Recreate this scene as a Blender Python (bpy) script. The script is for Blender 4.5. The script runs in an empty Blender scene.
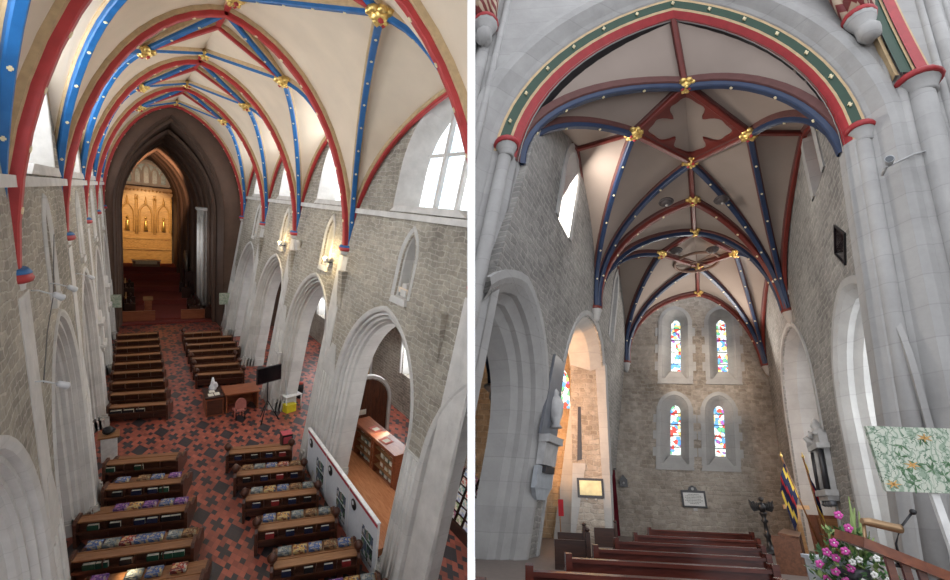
import bpy, bmesh, math, random
from mathutils import Vector, Matrix, noise
random.seed(7)
PI = math.pi
S = bpy.context.scene
COL = S.collection

# ------------------------------------------------------------------ frames
# Two church interiors stand either side of a white dividing wall.  NAVE is the level one (world
# axes); WEST is the second one, a rigid turn and shift of its own axes.
CAM_ROT = Matrix(((0.79683594, -0.59576411, 0.10058632), (-0.01356324, -0.18407583, -0.98281846), (0.60404348, 0.78178079, -0.15475873)))
CAM_LOC = Vector((1.287, -12.734, 13.005))
W_ROT = Matrix(((0.90595459, 0.42160952, 0.03862245), (-0.14547544, 0.39566693, -0.90679908), (-0.39759675, 0.81590017, 0.41979011)))
W_LOC = Vector((4.581, -17.398, 1.421))
NAVE = Matrix.Identity(4)
_r = CAM_ROT.transposed() @ W_ROT
WEST = Matrix.Translation(CAM_LOC - _r @ W_LOC) @ _r.to_4x4()
SK = 0.346                      # the west end is built askew

# ------------------------------------------------------------------ materials
MATS = {}
def newmat(name):
    m = bpy.data.materials.new(name); m.use_nodes = True
    nt = m.node_tree
    return m, nt, nt.nodes['Principled BSDF']
def N(nt, t, **kw):
    n = nt.nodes.new(t)
    for k, v in kw.items():
        if k.startswith('i_'):
            n.inputs[k[2:].replace('_', ' ')].default_value = v
        else: setattr(n, k, v)
    return n
def math_(nt, op, a, b=None, c=None):
    n = nt.nodes.new('ShaderNodeMath'); n.operation = op
    for i, v in enumerate((a, b, c)):
        if v is None: continue
        if isinstance(v, (int, float)): n.inputs[i].default_value = v
        else: nt.links.new(v, n.inputs[i])
    return n.outputs[0]
def mix(nt, f, a, b, mode='MIX'):
    n = nt.nodes.new('ShaderNodeMix'); n.data_type = 'RGBA'; n.blend_type = mode
    for s, v in ((n.inputs[0], f), (n.inputs[6], a), (n.inputs[7], b)):
        if isinstance(v, (int, float)): s.default_value = v
        elif isinstance(v, (tuple, list)): s.default_value = (*v[:3], 1)
        else: nt.links.new(v, s)
    return n.outputs[2]
def ramp(nt, f, stops):
    n = nt.nodes.new('ShaderNodeValToRGB'); cr = n.color_ramp
    while len(cr.elements) > 1: cr.elements.remove(cr.elements[-1])
    cr.elements[0].position = stops[0][0]; cr.elements[0].color = (*stops[0][1], 1)
    for p, c in stops[1:]:
        e = cr.elements.new(p); e.color = (*c, 1)
    nt.links.new(f, n.inputs[0]); return n.outputs[0]
def bump(nt, bs, h, strength=.4, dist=.05):
    b = N(nt, 'ShaderNodeBump'); b.inputs['Strength'].default_value = strength; b.inputs['Distance'].default_value = dist
    nt.links.new(h, b.inputs['Height']); nt.links.new(b.outputs[0], bs.inputs['Normal'])
def flat(name, c, rough=.7, metal=0, var=.12, scale=6, emit=0, alpha=None, spec=None):
    if name in MATS: return MATS[name]
    m, nt, bs = newmat(name)
    tc = N(nt, 'ShaderNodeTexCoord'); nz = N(nt, 'ShaderNodeTexNoise'); nz.inputs['Scale'].default_value = scale; nz.inputs['Detail'].default_value = 5
    nt.links.new(tc.outputs['Object'], nz.inputs['Vector'])
    c0 = tuple(max(0, v * (1 - var)) for v in c); c1 = tuple(min(1, v * (1 + var)) for v in c)
    o = ramp(nt, nz.outputs['Fac'], [(.3, c0), (.7, c1)])
    nt.links.new(o, bs.inputs['Base Color'])
    bs.inputs['Roughness'].default_value = rough; bs.inputs['Metallic'].default_value = metal
    if spec is not None: bs.inputs['Specular IOR Level'].default_value = spec
    if emit:
        nt.links.new(o, bs.inputs['Emission Color']); bs.inputs['Emission Strength'].default_value = emit
    if alpha is not None:
        bs.inputs['Alpha'].default_value = alpha
    MATS[name] = m; return m
def rubble(name, axis, ca, cb, cm, bw=.55, rh=.24, distort=.12, mortar=.03, bmp=.7):
    m, nt, bs = newmat(name)
    tc = N(nt, 'ShaderNodeTexCoord'); sp = N(nt, 'ShaderNodeSeparateXYZ'); nt.links.new(tc.outputs['Object'], sp.inputs[0])
    cb_ = N(nt, 'ShaderNodeCombineXYZ')
    nt.links.new(sp.outputs['Y' if axis == 'x' else 'X'], cb_.inputs[0]); nt.links.new(sp.outputs['Z'], cb_.inputs[1])
    nz = N(nt, 'ShaderNodeTexNoise'); nz.inputs['Scale'].default_value = 1.7; nz.inputs['Detail'].default_value = 3
    nt.links.new(tc.outputs['Object'], nz.inputs['Vector'])
    vm = N(nt, 'ShaderNodeVectorMath', operation='MULTIPLY_ADD'); nt.links.new(nz.outputs['Color'], vm.inputs[0]); vm.inputs[1].default_value = (distort * 2, distort * 1.4, 0)
    nt.links.new(cb_.outputs[0], vm.inputs[2])
    br = N(nt, 'ShaderNodeTexBrick'); br.inputs['Scale'].default_value = 1; br.inputs['Brick Width'].default_value = bw; br.inputs['Row Height'].default_value = rh
    br.inputs['Mortar Size'].default_value = mortar; br.inputs['Mortar Smooth'].default_value = .5; br.inputs['Bias'].default_value = 0
    br.offset_frequency = 2; br.squash = .7; br.squash_frequency = 3
    br.inputs['Color1'].default_value = (*ca, 1); br.inputs['Color2'].default_value = (*cb, 1); br.inputs['Mortar'].default_value = (*cm, 1)
    nt.links.new(vm.outputs[0], br.inputs['Vector'])
    n2 = N(nt, 'ShaderNodeTexNoise'); n2.inputs['Scale'].default_value = 3.5; n2.inputs['Detail'].default_value = 8; n2.inputs['Roughness'].default_value = .7
    nt.links.new(tc.outputs['Object'], n2.inputs['Vector'])
    v = ramp(nt, n2.outputs['Fac'], [(.3, (.5, .5, .5)), (.7, (1.35, 1.33, 1.3))])
    c = mix(nt, 1.0, br.outputs['Color'], v, 'MULTIPLY')
    n3 = N(nt, 'ShaderNodeTexNoise'); n3.inputs['Scale'].default_value = .35; n3.inputs['Detail'].default_value = 3
    nt.links.new(tc.outputs['Object'], n3.inputs['Vector'])
    c = mix(nt, .45, c, ramp(nt, n3.outputs['Fac'], [(.35, tuple(x * .75 for x in ca)), (.65, tuple(min(1, x * 1.15) for x in cb))]))
    nt.links.new(c, bs.inputs['Base Color']); bs.inputs['Roughness'].default_value = .9
    h = math_(nt, 'ADD', math_(nt, 'MULTIPLY', br.outputs['Fac'], -.6), math_(nt, 'MULTIPLY', n2.outputs['Fac'], .9))
    bump(nt, bs, h, bmp, .08); return m
def dressed(name, c, joint=True, dark=.8, tint=(1, 1, 1)):
    m, nt, bs = newmat(name)
    tc = N(nt, 'ShaderNodeTexCoord'); sp = N(nt, 'ShaderNodeSeparateXYZ'); nt.links.new(tc.outputs['Object'], sp.inputs[0])
    n1 = N(nt, 'ShaderNodeTexNoise'); n1.inputs['Scale'].default_value = 1.2; n1.inputs['Detail'].default_value = 8; n1.inputs['Roughness'].default_value = .65
    nt.links.new(tc.outputs['Object'], n1.inputs['Vector'])
    o = ramp(nt, n1.outputs['Fac'], [(.3, tuple(x * dark for x in c)), (.55, c), (.75, tuple(min(1, x * 1.15) for x in c))])
    if joint:
        zf = math_(nt, 'FRACT', math_(nt, 'DIVIDE', sp.outputs['Z'], .62))
        j = math_(nt, 'LESS_THAN', zf, .035)
        o = mix(nt, math_(nt, 'MULTIPLY', j, .35), o, tuple(x * .55 for x in c))
        cell = N(nt, 'ShaderNodeTexWhiteNoise', noise_dimensions='1D'); nt.links.new(math_(nt, 'FLOOR', math_(nt, 'DIVIDE', sp.outputs['Z'], .62)), cell.inputs['W'])
        o = mix(nt, .25, o, ramp(nt, cell.outputs['Value'], [(0, tuple(x * .8 for x in c)), (1, tuple(min(1, x * 1.15) for x in c))]))
    nt.links.new(o, bs.inputs['Base Color']); bs.inputs['Roughness'].default_value = .85
    n2 = N(nt, 'ShaderNodeTexNoise'); n2.inputs['Scale'].default_value = 14; nt.links.new(tc.outputs['Object'], n2.inputs['Vector'])
    bump(nt, bs, n2.outputs['Fac'], .25, .02); return m
def wood(name, a, b, rough=.4, axis=0, sc=1.0):
    m, nt, bs = newmat(name)
    tc = N(nt, 'ShaderNodeTexCoord'); mp = N(nt, 'ShaderNodeMapping'); s = [9 * sc] * 3; s[axis] = 1.1 * sc; mp.inputs['Scale'].default_value = s
    nt.links.new(tc.outputs['Object'], mp.inputs[0])
    nz = N(nt, 'ShaderNodeTexNoise'); nz.inputs['Scale'].default_value = 1.5; nz.inputs['Detail'].default_value = 6; nz.inputs['Distortion'].default_value = .8
    nt.links.new(mp.outputs[0], nz.inputs['Vector'])
    o = ramp(nt, nz.outputs['Fac'], [(.3, a), (.7, b)])
    nt.links.new(o, bs.inputs['Base Color']); bs.inputs['Roughness'].default_value = rough
    bump(nt, bs, nz.outputs['Fac'], .1, .01); return m
def tiles(name, sx, sy, red=(.32, .085, .055), dark=(.04, .035, .04)):
    m, nt, bs = newmat(name)
    tc = N(nt, 'ShaderNodeTexCoord'); sp = N(nt, 'ShaderNodeSeparateXYZ'); nt.links.new(tc.outputs['Object'], sp.inputs[0])
    X = math_(nt, 'DIVIDE', math_(nt, 'ADD', sp.outputs['X'], 400 - 3.85 + .0), sx); Y = math_(nt, 'DIVIDE', math_(nt, 'ADD', sp.outputs['Y'], 400), sy)
    u = math_(nt, 'ADD', X, Y); v = math_(nt, 'ADD', math_(nt, 'SUBTRACT', X, Y), 3000)
    iu = math_(nt, 'FLOOR', u); iv = math_(nt, 'FLOOR', v)
    a = math_(nt, 'MODULO', iu, 8); b = math_(nt, 'MODULO', iv, 8)
    def eq(x, k): return math_(nt, 'COMPARE', x, k, .4)
    a0 = eq(a, 0); b0 = eq(b, 0)
    a1 = math_(nt, 'ADD', eq(a, 1), eq(a, 7)); b1 = math_(nt, 'ADD', eq(b, 1), eq(b, 7))
    a2 = math_(nt, 'ADD', eq(a, 2), eq(a, 6)); b2 = math_(nt, 'ADD', eq(b, 2), eq(b, 6))
    a4 = eq(a, 4); b4 = eq(b, 4); a3 = math_(nt, 'ADD', eq(a, 3), eq(a, 5)); b3 = math_(nt, 'ADD', eq(b, 3), eq(b, 5))
    def AND(x, y): return math_(nt, 'MULTIPLY', x, y)
    d = AND(a0, b0)
    for t in (AND(a0, b1), AND(b0, a1), AND(a0, b4), AND(a0, b3), AND(a1, b4), AND(b0, a4), AND(b0, a3), AND(b1, a4), AND(a4, b4), AND(a2, b2), AND(a1, b1)): d = math_(nt, 'ADD', d, t)
    d = math_(nt, 'MINIMUM', d, 1)
    wn = N(nt, 'ShaderNodeTexWhiteNoise', noise_dimensions='2D'); cc = N(nt, 'ShaderNodeCombineXYZ'); nt.links.new(iu, cc.inputs[0]); nt.links.new(iv, cc.inputs[1]); nt.links.new(cc.outputs[0], wn.inputs['Vector'])
    rc = ramp(nt, wn.outputs['Value'], [(0, tuple(x * .75 for x in red)), (1, tuple(x * 1.3 for x in red))])
    c = mix(nt, d, rc, dark)
    fu = math_(nt, 'FRACT', u); fv = math_(nt, 'FRACT', v)
    g = math_(nt, 'MAXIMUM', math_(nt, 'LESS_THAN', fu, .05), math_(nt, 'LESS_THAN', fv, .05))
    c = mix(nt, math_(nt, 'MULTIPLY', g, .5), c, (.10, .06, .05))
    nz = N(nt, 'ShaderNodeTexNoise'); nz.inputs['Scale'].default_value = .8; nz.inputs['Detail'].default_value = 5; nt.links.new(tc.outputs['Object'], nz.inputs['Vector'])
    c = mix(nt, 1, c, ramp(nt, nz.outputs['Fac'], [(.3, (.75, .75, .75)), (.7, (1.2, 1.2, 1.2))]), 'MULTIPLY')
    nt.links.new(c, bs.inputs['Base Color']); bs.inputs['Roughness'].default_value = .42
    return m
def stained(name, strength, sc=3.0, white=.45, sy=1.0):
    m, nt, bs = newmat(name)
    tc = N(nt, 'ShaderNodeTexCoord'); vo = N(nt, 'ShaderNodeTexVoronoi'); vo.inputs['Scale'].default_value = sc
    nt.links.new(tc.outputs['Object'], vo.inputs['Vector'])
    sp = N(nt, 'ShaderNodeSeparateColor'); nt.links.new(vo.outputs['Color'], sp.inputs[0])
    n = nt.nodes.new('ShaderNodeValToRGB'); n.color_ramp.interpolation = 'CONSTANT'; cr = n.color_ramp
    cr.elements.remove(cr.elements[-1]); cr.elements[0].color = (.55, .62, .60, 1)
    for p, q in ((.28, (.10, .30, .55)), (.42, (.75, .78, .70)), (.56, (.62, .07, .05)), (.68, (.70, .55, .18)), (.78, (.12, .42, .22)), (.86, (.45, .60, .75)), (.94, (.30, .10, .35))):
        e = cr.elements.new(p); e.color = (*q, 1)
    nt.links.new(sp.outputs[0], n.inputs[0]); c = n.outputs[0]
    ve = N(nt, 'ShaderNodeTexVoronoi', feature='DISTANCE_TO_EDGE'); ve.inputs['Scale'].default_value = sc; nt.links.new(tc.outputs['Object'], ve.inputs['Vector'])
    c = mix(nt, math_(nt, 'LESS_THAN', ve.outputs['Distance'], .025), c, (.02, .02, .02))
    nt.links.new(c, bs.inputs['Base Color']); nt.links.new(c, bs.inputs['Emission Color']); bs.inputs['Emission Strength'].default_value = strength
    return m
def patch(name, cols, sc=5, rough=.8, emit=0):
    """cloth, tapestry or print: cells of several colours"""
    if name in MATS: return MATS[name]
    m, nt, bs = newmat(name)
    tc = N(nt, 'ShaderNodeTexCoord'); vo = N(nt, 'ShaderNodeTexVoronoi'); vo.inputs['Scale'].default_value = sc; vo.distance = 'CHEBYCHEV'
    nt.links.new(tc.outputs['Object'], vo.inputs['Vector'])
    sp = N(nt, 'ShaderNodeSeparateColor'); nt.links.new(vo.outputs['Color'], sp.inputs[0])
    st = [(i / len(cols), c) for i, c in enumerate(cols)]
    n = nt.nodes.new('ShaderNodeValToRGB'); n.color_ramp.interpolation = 'CONSTANT'; cr = n.color_ramp
    cr.elements.remove(cr.elements[-1]); cr.elements[0].color = (*st[0][1], 1)
    for p, c in st[1:]:
        e = cr.elements.new(p); e.color = (*c, 1)
    nt.links.new(sp.outputs[0], n.inputs[0]); nt.links.new(n.outputs[0], bs.inputs['Base Color']); bs.inputs['Roughness'].default_value = rough
    if emit: nt.links.new(n.outputs[0], bs.inputs['Emission Color']); bs.inputs['Emission Strength'].default_value = emit
    MATS[name] = m; return m

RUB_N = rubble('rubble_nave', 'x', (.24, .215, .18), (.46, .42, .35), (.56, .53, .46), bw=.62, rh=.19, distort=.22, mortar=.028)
RUB_W = rubble('rubble_west', 'x', (.16, .155, .15), (.32, .31, .29), (.37, .355, .33), bw=.5, rh=.17, distort=.2)  # darker than the nave rubble; weaker west-end light put into the colour
RUB_E = rubble('rubble_end', 'y', (.20, .165, .13), (.42, .375, .325), (.36, .325, .285), bw=.38, rh=.2, distort=.24)
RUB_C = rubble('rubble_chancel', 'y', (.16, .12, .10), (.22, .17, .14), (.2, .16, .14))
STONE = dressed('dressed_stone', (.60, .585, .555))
STONE_W = dressed('dressed_stone_west', (.36, .355, .345))  # darker than the nave stone; the dimmer light is in the colour
STONE_P = dressed('plain_stone', (.62, .60, .57), joint=False)
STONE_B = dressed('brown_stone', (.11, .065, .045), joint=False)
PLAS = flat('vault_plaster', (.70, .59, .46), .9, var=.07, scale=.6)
PLAS_W = flat('vault_plaster_west', (.29, .235, .20), .9, var=.08, scale=.6)  # shade behind the crossing arch put into this darker plaster colour
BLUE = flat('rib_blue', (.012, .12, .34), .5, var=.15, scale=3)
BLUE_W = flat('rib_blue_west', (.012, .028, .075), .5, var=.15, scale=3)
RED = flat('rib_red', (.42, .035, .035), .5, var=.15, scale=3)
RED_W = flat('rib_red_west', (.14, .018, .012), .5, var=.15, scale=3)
REDV = flat('rib_bright_red', (.34, .025, .03), .5)
TAN = flat('rib_tan', (.50, .36, .20), .6)
GREEN = flat('arch_green', (.010, .045, .022), .5)
GOLD = flat('gilding', (.85, .55, .18), .35, metal=.75, var=.35, scale=12)
STUD = flat('stud_gold', (.80, .70, .45), .5)
WHITE = flat('white_paint', (.93, .93, .93), .8, var=.0)
BLACK = flat('black_paint', (.012, .012, .014), .35)
PEW = wood('pew_wood', (.045, .016, .010), (.10, .035, .018), .35)
PEW_SKYLIT = wood('pew_wood_skylit', (.20, .085, .035), (.33, .16, .075), .35)  # same pew wood, with the skylight reflection put into a lighter colour
PEWW = wood('pew_wood_west', (.05, .012, .008), (.12, .028, .018), .22)
DESKW = wood('desk_wood', (.22, .06, .025), (.36, .12, .05), .35)
OAK = wood('oak', (.22, .10, .04), (.38, .19, .08), .4)
DKWOOD = wood('dark_wood', (.02, .008, .005), (.05, .018, .01), .3)
LAMI = wood('laminate_boards', (.42, .15, .06), (.58, .26, .12), .4, axis=1)
TILES = tiles('floor_tiles', .24, .42)
CARPET = flat('red_carpet', (.20, .035, .025), .95)

# ------------------------------------------------------------------ mesh helpers
class MB:
    def __init__(s): s.bm = bmesh.new(); s.mi = 0
    def v(s, p): return s.bm.verts.new(p)
    def face(s, vs, mi=None, smooth=False):
        try: f = s.bm.faces.new(vs)
        except ValueError: return None
        f.material_index = s.mi if mi is None else mi; f.smooth = smooth; return f
    def hexa(s, p, mi=None):   # 8 points, bottom 4 then top 4
        vs = [s.v(q) for q in p]
        for a in ((3, 2, 1, 0), (4, 5, 6, 7), (0, 1, 5, 4), (1, 2, 6, 5), (2, 3, 7, 6), (3, 0, 4, 7)): s.face([vs[i] for i in a], mi)
        return s
    def box(s, x0, x1, y0, y1, z0, z1, mi=None, rz=0, c=None):
        p = [(x0, y0, z0), (x1, y0, z0), (x1, y1, z0), (x0, y1, z0), (x0, y0, z1), (x1, y0, z1), (x1, y1, z1), (x0, y1, z1)]
        if rz:
            c = Vector(c or ((x0 + x1) / 2, (y0 + y1) / 2, 0)); R = Matrix.Rotation(rz, 3, 'Z'); p = [R @ (Vector(q) - c) + c for q in p]
        return s.hexa(p, mi)
    def obox(s, c, ax, ay, az, mi=None):   # centre and three half-axis vectors
        c, ax, ay, az = map(Vector, (c, ax, ay, az))
        return s.hexa([c - ax - ay - az, c + ax - ay - az, c + ax + ay - az, c - ax + ay - az, c - ax - ay + az, c + ax - ay + az, c + ax + ay + az, c - ax + ay + az], mi)
    def tube(s, pts, r, n=10, mi=None, cap=True, smooth=True):
        pts = [Vector(p) for p in pts]; rs = r if isinstance(r, (list, tuple)) else [r] * len(pts); rings = []
        ref = Vector((0, 0, 1))
        for i, p in enumerate(pts):
            t = (pts[min(i + 1, len(pts) - 1)] - pts[max(i - 1, 0)]).normalized()
            a = t.cross(ref if abs(t.dot(ref)) < .95 else Vector((1, 0, 0))).normalized(); b = t.cross(a)
            rings.append([s.v(p + (a * math.cos(2 * PI * k / n) + b * math.sin(2 * PI * k / n)) * rs[i]) for k in range(n)])
        for A, B in zip(rings, rings[1:]):
            for k in range(n): s.face([A[k], A[(k + 1) % n], B[(k + 1) % n], B[k]], mi, smooth)
        if cap: s.face(rings[0][::-1], mi); s.face(rings[-1], mi)
        return s
    def lathe(s, c, prof, n=16, mi=None, smooth=True, axis=None, sx=1, sy=1):
        c = Vector(c); rings = []
        R = Matrix.Identity(3) if axis is None else Vector((0, 0, 1)).rotation_difference(Vector(axis)).to_matrix()
        for r, z in prof: rings.append([s.v(c + R @ Vector((sx * r * math.cos(2 * PI * k / n), sy * r * math.sin(2 * PI * k / n), z))) for k in range(n)])
        for A, B in zip(rings, rings[1:]):
            for k in range(n): s.face([A[k], A[(k + 1) % n], B[(k + 1) % n], B[k]], mi, smooth)
        s.face(rings[0][::-1], mi); s.face(rings[-1], mi); return s
    def prism(s, pts, f, d0, d1, mi=None):   # 2D polygon (convex-ish) extruded, f(s,t,d)
        a = [s.v(f(x, y, d0)) for x, y in pts]; b = [s.v(f(x, y, d1)) for x, y in pts]
        s.face(a[::-1], mi); s.face(b, mi)
        for i in range(len(pts)): s.face([a[i], a[(i + 1) % len(pts)], b[(i + 1) % len(pts)], b[i]], mi)
        return s
    def blob(s, c, r, mi=None, sub=2, amp=.2, sc=(1, 1, 1), f=2.5):
        g = bmesh.ops.create_icosphere(s.bm, subdivisions=sub, radius=1)
        c = Vector(c)
        for v in g['verts']:
            n = v.co.normalized(); k = r * (1 + amp * noise.noise(n * f + c * 3)); v.co = c + Vector((n.x * k * sc[0], n.y * k * sc[1], n.z * k * sc[2]))
        fs = {fc for v in g['verts'] for fc in v.link_faces}
        for fc in fs: fc.material_index = s.mi if mi is None else mi; fc.smooth = True
        return s
    def panel(s, outer, holes, f, d0, d1, mi=None, mis=None):
        """plate with holes in (s,t), given thickness through f(s,t,d)"""
        tb = bmesh.new(); loops = []
        for lp in [outer] + holes:
            vs = [tb.verts.new((p[0], p[1], 0)) for p in lp]; loops.append(vs)
            for i in range(len(vs)): tb.edges.new((vs[i], vs[(i + 1) % len(vs)]))
        bmesh.ops.triangle_fill(tb, use_beauty=True, use_dissolve=False, edges=tb.edges[:])
        tb.verts.index_update()
        A = {}; B = {}
        for v in tb.verts: A[v.index] = s.v(f(v.co.x, v.co.y, d0)); B[v.index] = s.v(f(v.co.x, v.co.y, d1))
        for fc in tb.faces:
            i = [v.index for v in fc.verts]; s.face([A[k] for k in i], mi); s.face([B[k] for k in i[::-1]], mi)
        for vs in loops:
            for i in range(len(vs)):
                a, b = vs[i].index, vs[(i + 1) % len(vs)].index; s.face([A[a], A[b], B[b], B[a]], mi if mis is None else mis)
        tb.free(); return s
    def strip(s, loops, mi=None, smooth=False, closed=False):   # loft between equal-length point lists
        L = [[s.v(p) for p in lp] for lp in loops]
        for A, B in zip(L, L[1:]):
            n = len(A)
            for k in range(n if closed else n - 1): s.face([A[k], A[(k + 1) % n], B[(k + 1) % n], B[k]], mi, smooth)
        return s
    def build(s, name, mats, parent=None, room=NAVE, clip=False):
        bmesh.ops.recalc_face_normals(s.bm, faces=s.bm.faces[:])
        if clip:
            R = CAM_ROT.transposed() @ Vector((1, 0, 0))
            inv = room.inverted(); off = -.045 if room is NAVE else .004
            co = inv @ (CAM_LOC + R * off); no = (inv.to_3x3() @ R).normalized()
            bmesh.ops.bisect_plane(s.bm, geom=s.bm.verts[:] + s.bm.edges[:] + s.bm.faces[:], plane_co=co, plane_no=no, clear_outer=room is NAVE, clear_inner=room is not NAVE)
        me = bpy.data.meshes.new(name); s.bm.to_mesh(me); s.bm.free()
        for m in (mats if isinstance(mats, (list, tuple)) else [mats]): me.materials.append(m)
        o = bpy.data.objects.new(name, me); COL.objects.link(o)
        if parent: o.parent = parent
        else: o.matrix_world = room
        return o
def tag(o, label=None, cat=None, group=None, kind=None):
    if label: o['label'] = label
    if cat: o['category'] = cat
    if group: o['group'] = group
    if kind: o['kind'] = kind
    return o
def thing(name, label, cat, loc=(0, 0, 0), rz=0, group=None, room=NAVE):
    o = bpy.data.objects.new(name, None); o.empty_display_size = .1; COL.objects.link(o)
    o.matrix_world = room @ Matrix.Translation(loc) @ Matrix.Rotation(rz, 4, 'Z')
    return tag(o, label, cat, group)
def place(o, loc, rz=0, room=NAVE, extra=None):
    m = room @ Matrix.Translation(loc) @ Matrix.Rotation(rz, 4, 'Z')
    o.matrix_world = m @ extra if extra is not None else m; return o
def struct(mb, name, mats, room=NAVE, parent=None, clip=True):
    o = mb.build(name, mats, parent, room, clip)
    if not parent: o['kind'] = 'structure'
    return o
def dup(root, loc, rz=0, label=None, group=None, room=NAVE, extra=None):
    r = root.copy(); COL.objects.link(r)
    for ch in list(root.children):
        c = ch.copy(); COL.objects.link(c); c.parent = r
        for g in list(ch.children):
            d = g.copy(); COL.objects.link(d); d.parent = c
    place(r, loc, rz, room, extra)
    return tag(r, label, None, group)

def arch(sc, half, z0, zs, za, off=0, n=10):
    """outline of a pointed arch opening, from foot to foot"""
    H = za - zs; r = (half * half + H * H) / (2 * half); cx = -half + r
    rr = r + off; hh = half + off
    a1 = math.acos(max(-1, min(1, -cx / rr)))  # at x=0 from right-hand centre
    pts = [(sc - hh, z0), (sc - hh, zs)]
    for i in range(1, n + 1):
        a = PI + (a1 - PI) * i / n
        pts.append((sc + cx + rr * math.cos(a), zs + rr * math.sin(a)))
    right = [(2 * sc - x, z) for x, z in pts[:-1]][::-1]
    return pts + right
def molding(mb, sc, half, z0, zs, za, f, prof, mi=None):
    """prof: (offset from the opening, depth into the wall)"""
    mb.strip([[f(x, z, d) for x, z in arch(sc, half, z0, zs, za, o)] for o, d in prof], mi)
    return mb

# ------------------------------------------------------------------ camera, dividing wall
cam = bpy.data.cameras.new('camera'); co = bpy.data.objects.new('camera', cam); COL.objects.link(co)
cam.sensor_width = 36; cam.lens = 450 / 950 * 36; cam.clip_start = .05; cam.clip_end = 500
M4 = Matrix((CAM_ROT[0], -CAM_ROT[1], -CAM_ROT[2])).transposed().to_4x4(); M4.translation = CAM_LOC
co.matrix_world = M4; S.camera = co
def camspace(x, y, z): return CAM_LOC + CAM_ROT.transposed() @ Vector((x, y, z))
mb = MB(); mb.hexa([camspace(*p) for p in ((-.0335, 30, 2), (0, 30, 2), (0, 30, 90), (-.0335, 30, 90), (-.0335, -30, 2), (0, -30, 2), (0, -30, 90), (-.0335, -30, 90))])
struct(mb, 'wall_divider', WHITE, clip=False)

# ================================================================== THE NAVE (left)
BAY = 8.81; HS = 11.06; HR = 20.15
def fL(y, z, d): return (-.05 * z - d, y, z)
def fR(y, z, d): return (8 + .15 * z + d, y, z)
JAMB = [(0, 1.3), (0, .62), (.13, .55), (.13, .42), (.22, .36), (.22, .26), (.34, .26), (.38, .13), (.50, .13), (.54, 0), (.66, -.05), (.74, -.05), (.76, 0.02)]
LC = [4.6 + BAY * k for k in range(-1, 4)]; RC = [-4.7] + [3.4 + BAY * k for k in range(4)]
n_trim = 0
def trim(mb, mats, room=NAVE):
    global n_trim; n_trim += 1
    return struct(mb, 'trim_%d' % n_trim, mats, room)

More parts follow.
